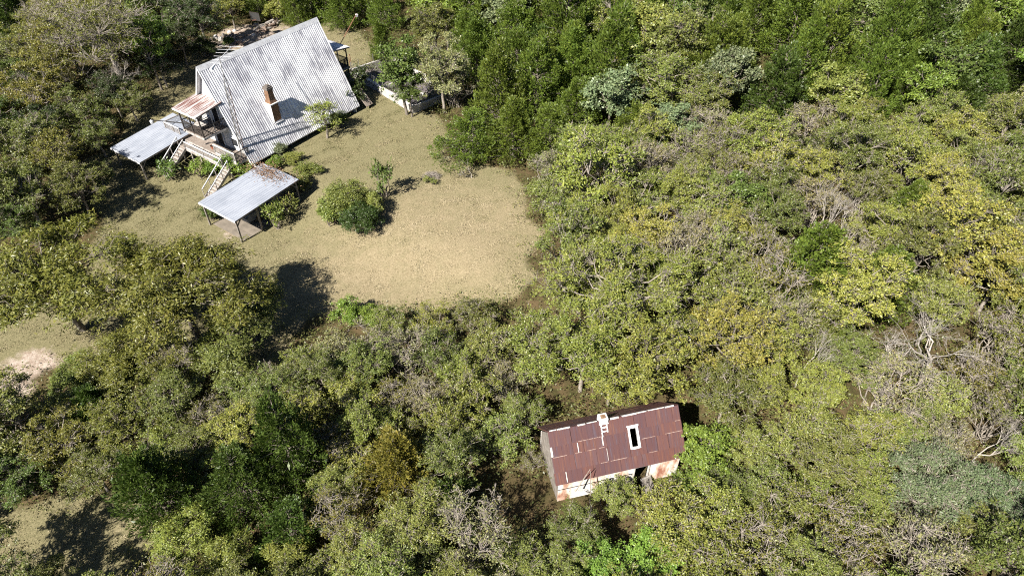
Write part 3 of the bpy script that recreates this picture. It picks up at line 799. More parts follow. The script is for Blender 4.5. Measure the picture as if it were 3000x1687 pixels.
for (a, b_) in ((.1, .5), (.55, 1.3), (1.75, 2.2), (2.3, 2.9), (3.7, 4.2), (4.4, 5.3), (5.35, 5.9), (6.0, 7.0), (7.05, 7.6)):
    w0 = rs.uniform(.02, .075); MB().prism([(-w0, SZR+.06-w0*1.1), (0, SZR+.06), (.15, SZR-.11), (.12, SZR-.12), (0, SZR+.03), (-w0+.012, SZR+.045-w0*1.1)], a, b_, 0).build('ridge_flashing', M['white_scrap'], sh)
ck = MB().box((3.28, .08, SZR+.0), (.50, .46, .44)).build('shed_chimney', M['white'], sh)
MB().box((3.28, .08, SZR+.235), (.28, .26, .03)).build('flue_opening', M['litter'], ck)
lad = MB()
for r in ((3.06, 3.12, .18, .92), (3.40, 3.46, .18, .70), (3.06, 3.46, .36, .44), (3.06, 3.46, .60, .66), (3.0, 3.55, .17, .24)): slope_slab(lad, r, .03, .07, -1)
lad.build('chimney_strap', M['white'], sh)
for (r) in ((1.55, 1.59, 1.5-.55, 1.5), (3.02, 3.08, .92, 1.40), (.62, .67, 2.42, 3.0), (3.2, 3.22, 1.6, 2.3), (-.03, .08, .9, 1.45)):
    m_ = MB(); slope_slab(m_, r, .03, .042, -1); m_.build('bare_batten', M['white_scrap'], sh)
# walls
DO = (4.85, 5.7)
def clapboards(x0, x1, y, z0, z1, s):
    n = int((z1-z0)/.15)
    for i in range(n):
        z = z0+i*.15
        segs = [(x0, x1)] if s > 0 or z > 1.95 else [(x0, DO[0]), (DO[1], x1)]
        for a, b_ in segs:
            if rs.random() < .05 and z > .3: continue
            o = MB().add([(a, y, z), (b_, y, z), (b_, y+s*.035, z), (a, y+s*.035, z), (a, y, z+.16), (b_, y, z+.16), (b_, y+s*.012, z+.16), (a, y+s*.012, z+.16)],
                     [(0, 1, 2, 3), (7, 6, 5, 4), (0, 4, 5, 1), (1, 5, 6, 2), (2, 6, 7, 3), (3, 7, 4, 0)]).build('clapboard', M['clapboard'], sh)
            o.rotation_euler = (0, rs.gauss(0, .0015), 0)
for s in (-1, 1):
    yw = s*(SHW-.22)
    w_ = MB()
    for a, b_, z0, z1 in (((.25, DO[0]+.02, .0, 2.1), (DO[1]-.02, SLn-.25, 0, 2.1), (DO[0]+.02, DO[1]-.02, 1.97, 2.1)) if s < 0 else ((.25, SLn-.25, 0, 2.1),)):
        w_.box(((a+b_)/2, yw-s*.06, (z0+z1)/2), (b_-a, .08, z1-z0))
    w_.build('wall', M['dark'], sh)
    clapboards(.2, SLn-.2, yw, .05, 2.12, s)
for x in (.25, SLn-.25):
    MB().prism([(-SHW+.3, 0), (SHW-.3, 0), (SHW-.3, 2.1), (0, SZR-.22), (-SHW+.3, 2.1)], x-.04, x+.04, 0).build('gable_wall', M['post'], sh)
MB().bar((0, -SHW-.0, SZE-.08), (SLn, -SHW-.0, SZE-.08), .03, .13).build('eave_board', M['white'], sh)
for x in (DO[0]-.03, DO[1]+.03): box('door_jamb', M['white_scrap'], sh, (x, -SHW+.20, 1.0), (.07, .12, 2.0))
lb_ = thing('loose_board', 'grey weathered board lying aslant by the shed doorway', 'board', SO+np.array([6.05, -.9, .35]), SA+.3)
MB().box((0, 0, 0), (.75, 1.15, .04)).build('board_face', M['post'], lb_)
MB().box((0, -.5, .03), (.75, .06, .03)).box((0, .5, .03), (.75, .06, .03)).build('board_cleat', M['rail'], lb_)
lb_.rotation_euler = (.75, .1, SA+.3)

# ------------------------------------------------------------------ trees: meshes of a few kinds, shared between copies
def tubes_np(paths, n):
    """paths: list of (points (k,3), radii (k)) -> verts, quads"""
    V, F, b = [], [], 0
    ang = np.arange(n)*2*math.pi/n
    for P_, R_ in paths:
        P_ = np.asarray(P_, float); k = len(P_)
        d = np.gradient(P_, axis=0); d = unit(d)
        ref = np.where(np.abs(d[:, 2:3]) < .9, np.array([[0, 0, 1.]]), np.array([[1., 0, 0]]))
        a = unit(np.cross(d, ref)); c = np.cross(a, d)
        ring = P_[:, None, :]+np.asarray(R_)[:, None, None]*(np.cos(ang)[None, :, None]*a[:, None, :]+np.sin(ang)[None, :, None]*c[:, None, :])
        V.append(ring.reshape(-1, 3))
        i = (b+np.arange((k-1)*n)).reshape(k-1, n); j = np.roll(i, -1, 1)
        F.append(np.stack([i, j, j+n, i+n], -1).reshape(-1, 4)); b += k*n
    return np.concatenate(V), np.concatenate(F)
def curve(p, q, rng, wob=.12, k=5, sag=0.0):
    t = np.linspace(0, 1, k)[:, None]; L = np.linalg.norm(q-p)
    c = p+(q-p)*t; c[1:-1] += rng.normal(0, wob*L/3, (k-2, 3)); c[:, 2] += sag*L*(t[:, 0]*(1-t[:, 0]))*2
    return c
def tubes_batch(P_, R_, n):
    """P_ (m,k,3), R_ (m,k): m tubes at once"""
    m, k, _ = P_.shape
    d = unit(np.gradient(P_, axis=1)); ref = np.where(np.abs(d[..., 2:3]) < .9, np.array([0, 0, 1.]), np.array([1., 0, 0]))
    a = unit(np.cross(d, ref)); c = np.cross(a, d); ang = np.arange(n)*2*math.pi/n
    ring = P_[:, :, None, :]+R_[:, :, None, None]*(np.cos(ang)[:, None]*a[:, :, None, :]+np.sin(ang)[:, None]*c[:, :, None, :])
    i = np.arange(m*k*n).reshape(m, k, n)[:, :-1]; j = np.roll(i, -1, 2)
    return ring.reshape(-1, 3), np.stack([i, j, j+n, i+n], -1).reshape(-1, 4)
def twigs(S_, E_, rng, r0, r1, wob=.10):
    L = np.linalg.norm(E_-S_, axis=1, keepdims=True)
    mid = (S_+E_)/2+rng.normal(0, 1, S_.shape)*wob*L; mid[:, 2] += .04*L[:, 0]
    return np.stack([S_, mid, E_], 1), np.broadcast_to(np.array([r0, (r0+r1)/2, r1]), (len(S_), 3))
def broadleaf(seed, R, Hc, zc, nl, nt, nleaf, lsize, lw=.6, droop=.0, clump=.28, multi=False, twig_r=.012, bare=0.0, lobe=(.26, .42), low=-.35, bark='bark', core=.15, coher=.55):
    """crown of lobes on limbs, lobes of twigs, twigs of leaves. R, Hc: crown half width and half height, zc: its middle"""
    rng = np.random.default_rng(seed)
    paths, TS, TE, LP, LA, LO = [], [], [], [], [], []
    th = zc-Hc*.55
    lean = rng.normal(0, .06*R, 2)
    base = np.array([0, 0, -.25]); top = np.array([lean[0], lean[1], max(th, .4)])
    tr = .03*R+.05
    if not multi:
        top2 = np.array([lean[0]*1.5, lean[1]*1.5, zc+Hc*.35])
        paths.append((np.concatenate([curve(base, top, rng, .05, 4), curve(top, top2, rng, .12, 4)[1:]]), np.linspace(tr*1.25, tr*.3, 7)))
    ph = rng.random()*6.28
    for i in range(nl):
        u = (i+.5)/nl; z = low+(1-low)*u**.85; z = min(.98, z+rng.normal(0, .08))
        a = ph+i*2.39996+rng.normal(0, .3); rr = math.sqrt(max(0, 1-z*z*.92))
        f = rng.uniform(.50, .92) if rng.random() > core else rng.uniform(.1, .4)
        c = np.array([math.cos(a)*rr*R*f, math.sin(a)*rr*R*f, zc+z*Hc*f*1.05])
        lr = R*rng.uniform(*lobe)
        if multi:
            b0 = np.array([rng.normal(0, .14*R), rng.normal(0, .14*R), -.15])
            paths.append((curve(b0, c, rng, .14, 6, .1), np.linspace(tr*.5, tr*.12, 6)))
        else:
            t0 = rng.uniform(.0, .9); b0 = top+(top2-top)*t0*min(1, max(.1, (z+.5)))
            paths.append((curve(b0, c, rng, .14, 5, .06), np.linspace(tr*.5*(1-t0*.5), tr*.12, 5)))
        m = max(3, int(nt*rng.uniform(.6, 1.4)))
        d = unit(rng.normal(0, 1, (m, 3))); d[:, 2] = np.abs(d[:, 2])*.95-.35*rng.random(m)
        far = np.where(rng.random((m, 1)) < .12, rng.uniform(1.1, 1.5, (m, 1)), rng.random((m, 1))**.4)
        p = c+d*lr*far*np.array([1, 1, .8])
        lp = paths[-1][0]
        TS.append(np.where(rng.random((m, 1)) < .6, lp[-1], lp[-2])); TE.append(p)
        keep = p[rng.random(m) >= bare]
        if len(keep):
            k = max(4, nleaf); q = np.repeat(keep, k, 0); n = len(q)
            sc = np.repeat(rng.uniform(.55, 1.3, len(keep)), k)[:, None]
            pos = q+rng.normal(0, clump, (n, 3))*np.array([1, 1, .62])*sc
            o1 = unit(keep-np.array([0, 0, zc-Hc*.4])); out = np.repeat(unit(o1*.7+unit(keep-c)*.6+rng.normal(0, .35, o1.shape)), k, 0)
            LP.append(pos); LO.append(out); LA.append(unit(rng.normal(0, 1, (n, 3))*np.array([1, 1, .5])+out*.6+np.array([0, 0, -droop])))
        if bare > 0:
            q = np.repeat(p[rng.random(m) < max(bare, .3)], 3, 0)
            if len(q):
                TS.append(q); TE.append(q+unit(rng.normal(0, 1, q.shape)+unit(q-c)*1.4+np.array([0, 0, .3]))*rng.uniform(.35, .9, (len(q), 1))*R*.16)
    v1, f1 = tubes_np(paths, 6); v2, f2 = tubes_batch(*twigs(np.concatenate(TS), np.concatenate(TE), rng, twig_r*1.8, twig_r*.6), 3)
    wood = np_mesh('wood', np.concatenate([v1, v2]), np.concatenate([f1, f2+len(v1)]), smooth=True); wood.materials.append(M[bark])
    pos, ax, out = np.concatenate(LP), np.concatenate(LA), np.concatenate(LO); n = len(pos)
    nrm = unit(rng.normal(0, .5, (n, 3))+out*coher+np.array([0, 0, .6]))
    L = lsize*rng.uniform(.6, 1.4, n)
    v, f = leaf_quads(pos, ax, nrm, L, L*lw*rng.uniform(.7, 1.2, n), .1)
    tone = np.clip(rng.beta(2.2, 2.2, n)*.72+np.repeat(rng.beta(2, 2, n//nleaf+1), nleaf)[:n]*.28, 0, 1)
    leaf = np_mesh('leaves', v, f, tone); leaf.materials.append(M['leaf'])
    return dict(wood=wood, leaf=leaf, R=R, zc=zc)
def cedar(seed, R, H, nplume=140, nspray=95, fat=.75, brown=.0):
    """eastern red cedar: a lumpy cone of upswept feathery plumes"""
    rng = np.random.default_rng(seed)
    tips, V, D, N = [], [], [], []
    k = rng.integers(2, 5); off = rng.normal(0, .30*R, (k, 2)); off[0] = 0; hh = H*np.concatenate([[1], rng.uniform(.7, .92, k-1)])
    limbs = []
    for i in range(nplume):
        j = rng.integers(0, k) if rng.random() < .55 else 0
        t = rng.random()**1.15*.97; a = rng.random()*6.283
        r = R*(1-t)**fat*(.86 if j == 0 else .72)*(1+.18*math.sin(3*a+seed)+.1*math.sin(7*a+5*t))*rng.uniform(.72, 1.08)
        r *= min(1, .55+t*4)
        c = np.array([off[j, 0]*(1-t)+r*math.cos(a), off[j, 1]*(1-t)+r*math.sin(a), .12*H+t*.88*hh[j]])
        out = np.array([math.cos(a), math.sin(a), 0]); ax = unit(out*rng.uniform(.5, 1.0)+np.array([0, 0, rng.uniform(.45, 1.1)+t])+rng.normal(0, .15, 3))
        ln = R*rng.uniform(.30, .52)*(1-.35*t); n = int(nspray*rng.uniform(.7, 1.3))
        s = rng.random(n)**.8; w = ln*.36*(1-s)**.7+.05
        q = unit(rng.normal(0, 1, (n, 3)))
        q -= ax*(q@ax)[:, None]
        pos = c+ax*(s-.45)[:, None]*ln*1.25+q*w[:, None]
        V.append(pos); D.append(unit(ax*.9+q*.75+rng.normal(0, .25, (n, 3))+np.array([0, 0, .15]))); N.append(unit(q+out*.5+np.array([0, 0, .5])+rng.normal(0, .35, (n, 3))))
        limbs.append((np.array([[off[j, 0]*(1-t)*.6, off[j, 1]*(1-t)*.6, max(.1, c[2]-r*.45)], c*.5+np.array([0, 0, c[2]*.5-r*.1]), c]), np.array([.03, .02, .01])))
    m = 900                                                        # inner, sparser sprays
    t = rng.random(m)*.9; a = rng.random(m)*6.283; r = R*(1-t)**fat*.62*np.sqrt(rng.random(m))
    V.append(np.stack([r*np.cos(a), r*np.sin(a), .1*H+t*.85*H], 1)); D.append(unit(rng.normal(0, .6, (m, 3))+np.stack([np.cos(a), np.sin(a), np.full(m, .4)], 1))); N.append(unit(rng.normal(0, .6, (m, 3))+[0, 0, 1]))
    pos, ax, nr = np.concatenate(V), np.concatenate(D), np.concatenate(N); n = len(pos)
    L = rng.uniform(.11, .26, n); L[-m:] *= 1.9
    v, f = leaf_quads(pos, ax, nr, L, L*rng.uniform(.24, .42, n), .08)
    tone = np.clip(rng.beta(2.4, 2.4, n)*.92, 0, 1)
    leaf = np_mesh('sprays', v, f, tone); leaf.materials.append(M['needle'])
    limbs.append((np.array([[0, 0, -.2], [.03, .02, H*.35], [0, 0, H*.85]]), np.array([.05*R+.05, .03*R+.03, .02])))
    v1, f1 = tubes_np(limbs, 4)
    wood = np_mesh('wood', v1, f1, smooth=True); wood.materials.append(M['bark'])
    return dict(wood=wood, leaf=leaf, R=R*.95, zc=H*.46)
def bare_tree(seed, R, H, gen=5, r0=.11, bark='pale_bark', spread=.75):
    """leafless tree: forking limbs"""
    rng = np.random.default_rng(seed); out = []; thin = []
    def grow(p, d, L, r, g):
        q = p+d*L; mid = (p+q)/2+rng.normal(0, .07*L, 3)
        (out if r > .03 else thin).append((np.array([p, mid, q]), np.array([r, r*.85, r*.68])))
        if g == 0: return
        for _ in range(rng.integers(2, 4) if g > 1 else 3):
            nd = unit(d+rng.normal(0, spread*.62, 3)+np.array([0, 0, .06]))
            grow(q if rng.random() < .7 else mid, nd, L*rng.uniform(.62, .86), r*rng.uniform(.5, .68), g-1)
    grow(np.array([0, 0, -.2]), unit(np.array([rng.normal(0, .15), rng.normal(0, .15), 1])), H*.34, r0, gen)
    v1, f1 = tubes_np(out, 5); v2, f2 = tubes_np(thin, 3)
    v = np.concatenate([v1, v2]); v[:, :2] *= R/np.percentile(np.hypot(v[:, 0], v[:, 1]), 97); v[:, 2] *= H/np.percentile(v[:, 2], 98)
    wood = np_mesh('wood', v, np.concatenate([f1, f2+len(v1)]), smooth=True); wood.materials.append(M[bark])
    return dict(wood=wood, leaf=None, R=R, zc=H*.55)

KIND = {
 'cedar': [cedar(11, 2.5, 6.6), cedar(12, 2.4, 6.4, fat=.62), cedar(13, 2.9, 6.4, 170), cedar(14, 2.6, 5.8, fat=.55), cedar(15, 3.1, 7.0, 180, fat=.6)],
 'leafy': [broadleaf(30+i, 3.0, 2.9, 4.0, 22, 26, 30, .135, .55, .1, (.13, .15)[i % 2], low=-.6, lobe=(.16, .42), bark=('bark', 'pale_bark')[i % 2], bare=(.06, .16)[i % 2]) for i in range(8)],
 'great': [broadleaf(45, 5.6, 3.8, 5.0, 50, 44, 30, .15, .5, .15, .16, low=-.6, lobe=(.12, .28), core=.25, bark='pale_bark', bare=.12)],
 'walnut': [broadleaf(50, 5.2, 2.6, 4.6, 38, 36, 26, .23, .30, .55, .22, lobe=(.14, .30), low=-.5, twig_r=.015, core=.25), broadleaf(51, 5.6, 2.7, 4.6, 44, 38, 26, .23, .30, .55, .22, lobe=(.13, .28), low=-.5, twig_r=.015, core=.25)],
 'frond': [broadleaf(60+i, 3.2, 2.0, 3.2, 20, 26, 26, .22, .30, .5, .19, lobe=(.18, .36), low=-.45) for i in range(3)],
 'thicket': [broadleaf(70+i, 2.4, 2.2, 2.3, 21, 22, 26, .125, .55, .05, .125, multi=True, bare=.18, lobe=(.16, .42), bark='pale_bark', low=-.4) for i in range(7)],
 'twiggy': [broadleaf(80+i, 2.5, 2.2, 2.5, 20, 20, 16, .12, .5, .1, .14, multi=True, bare=.5, bark='pale_bark', low=-.35, twig_r=.013, lobe=(.18, .44)) for i in range(4)],
 'bigleaf': [broadleaf(90+i, 2.6, 2.5, 3.7, 18, 22, 20, .19, .62, .25, .16, low=-.5, lobe=(.18, .42)) for i in range(4)],
 'silver': [broadleaf(95+i, 4.2, 2.6, 3.6, 34, 34, 26, .155, .42, .25, .17, low=-.5, lobe=(.14, .32), bark='pale_bark', bare=.15) for i in range(2)],
 'haze_tree': [broadleaf(100+i, 4.0, 3.2, 5.2, 26, 34, 24, .15, .28, .1, .24, bare=.42, bark='pale_bark', low=-.4, twig_r=.014) for i in range(2)],
 'bush': [broadleaf(110+i, 1.1, .75, .75, 15, 15, 22, .105, .55, .1, .095, multi=True, lobe=(.22, .46), low=-.5, twig_r=.007) for i in range(3)],
 'sapling': [broadleaf(113, 1.3, 1.9, 2.3, 16, 9, 14, .14, .5, .2, .16, lobe=(.2, .4), low=-.7, twig_r=.009)],
 'dense_bush': [broadleaf(115, 1.35, .95, .85, 26, 20, 34, .085, .55, .0, .12, multi=True, lobe=(.3, .42), low=-.6, twig_r=.006)],
 'weed': [broadleaf(120+i, .55, .5, .5, 9, 8, 9, .13, .4, .3, .10, multi=True, low=-.3, twig_r=.006) for i in range(2)],
 'bare': [bare_tree(130, 3.4, 5.4, 7, .14, 'bleached'), bare_tree(131, 3.0, 4.6, 6, .10, 'bleached'), bare_tree(132, 2.6, 5.6, 6, .09, 'bleached')],
 'dead_branch': [bare_tree(140, 1.1, 1.6, 5, .035, 'bleached')],
}
NAME = {'cedar': ('cedar_tree', 'tree'), 'great': ('spreading_tree', 'tree'), 'silver': ('silvery_tree', 'tree'), 'sapling': ('young_tree', 'tree'), 'leafy': ('broadleaf_tree', 'tree'), 'walnut': ('walnut_tree', 'tree'), 'frond': ('locust_tree', 'tree'),
        'thicket': ('thicket_tree', 'tree'), 'twiggy': ('twiggy_tree', 'tree'), 'bigleaf': ('large_leaved_tree', 'tree'), 'haze_tree': ('feathery_tree', 'tree'), 'bush': ('bush', 'bush'),
        'dense_bush': ('evergreen_bush', 'bush'), 'weed': ('weed_clump', 'weeds'), 'bare': ('bare_tree', 'bare tree'), 'dead_branch': ('dead_branch', 'dead branch')}
rt = random.Random(77)
PLACED = []
def plant(kind, base, r, label, col, group=None, zs=1.0, var=None, jit=.10):
    v = KIND[kind]; d_ = v[rt.randrange(len(v)) if var is None else var]
    k = r/d_['R']; nm, cat = NAME[kind]
    t_ = thing(nm, label, cat, base, rt.random()*6.28, group)
    t_.scale = (k, k, k*zs)
    w_ = link('trunk', d_['wood'], None, t_)
    if d_['leaf']:
        c_ = link('crown', d_['leaf'], None, t_)
        b_ = 1+rt.uniform(-jit, jit); h_ = rt.uniform(-.06, .06)
        c_.color = (col[0]*b_*(1+h_), col[1]*b_*(1-h_*.4), col[2]*b_, 1)
    PLACED.append((base[0], base[1], r))
    return t_
def tree(kind, ox, oy, rpx, label, col, zs=1.0, var=None, group=None):
    """ox, oy: middle of the crown in the overview picture, rpx: its half width there"""
    v = KIND[kind]; d_ = v[0 if var is None else var]
    px, py = ox*OV, oy*OV; r = 3.0
    for _ in range(5):
        hc = d_['zc']*(r/d_['R'])*zs
        b_ = on_ground(px, py, hc); D = px_of(b_[0], b_[1], b_[2]+hc)[2]; r = rpx*OV*D/FPX
    if var is None: var = rt.randrange(len(v))
    return plant(kind, tuple(b_), r, label, col, group, zs, var)
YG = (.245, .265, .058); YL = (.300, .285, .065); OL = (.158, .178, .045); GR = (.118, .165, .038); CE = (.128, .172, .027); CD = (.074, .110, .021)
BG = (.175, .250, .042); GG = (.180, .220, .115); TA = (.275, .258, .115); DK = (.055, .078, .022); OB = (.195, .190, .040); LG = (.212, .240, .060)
WORD = {YG: 'yellow green', YL: 'golden', OL: 'olive', GR: 'green', CE: 'green', CD: 'dark green', BG: 'bright green', GG: 'grey green', TA: 'tan', DK: 'dark', OB: 'brown olive', LG: 'light olive'}

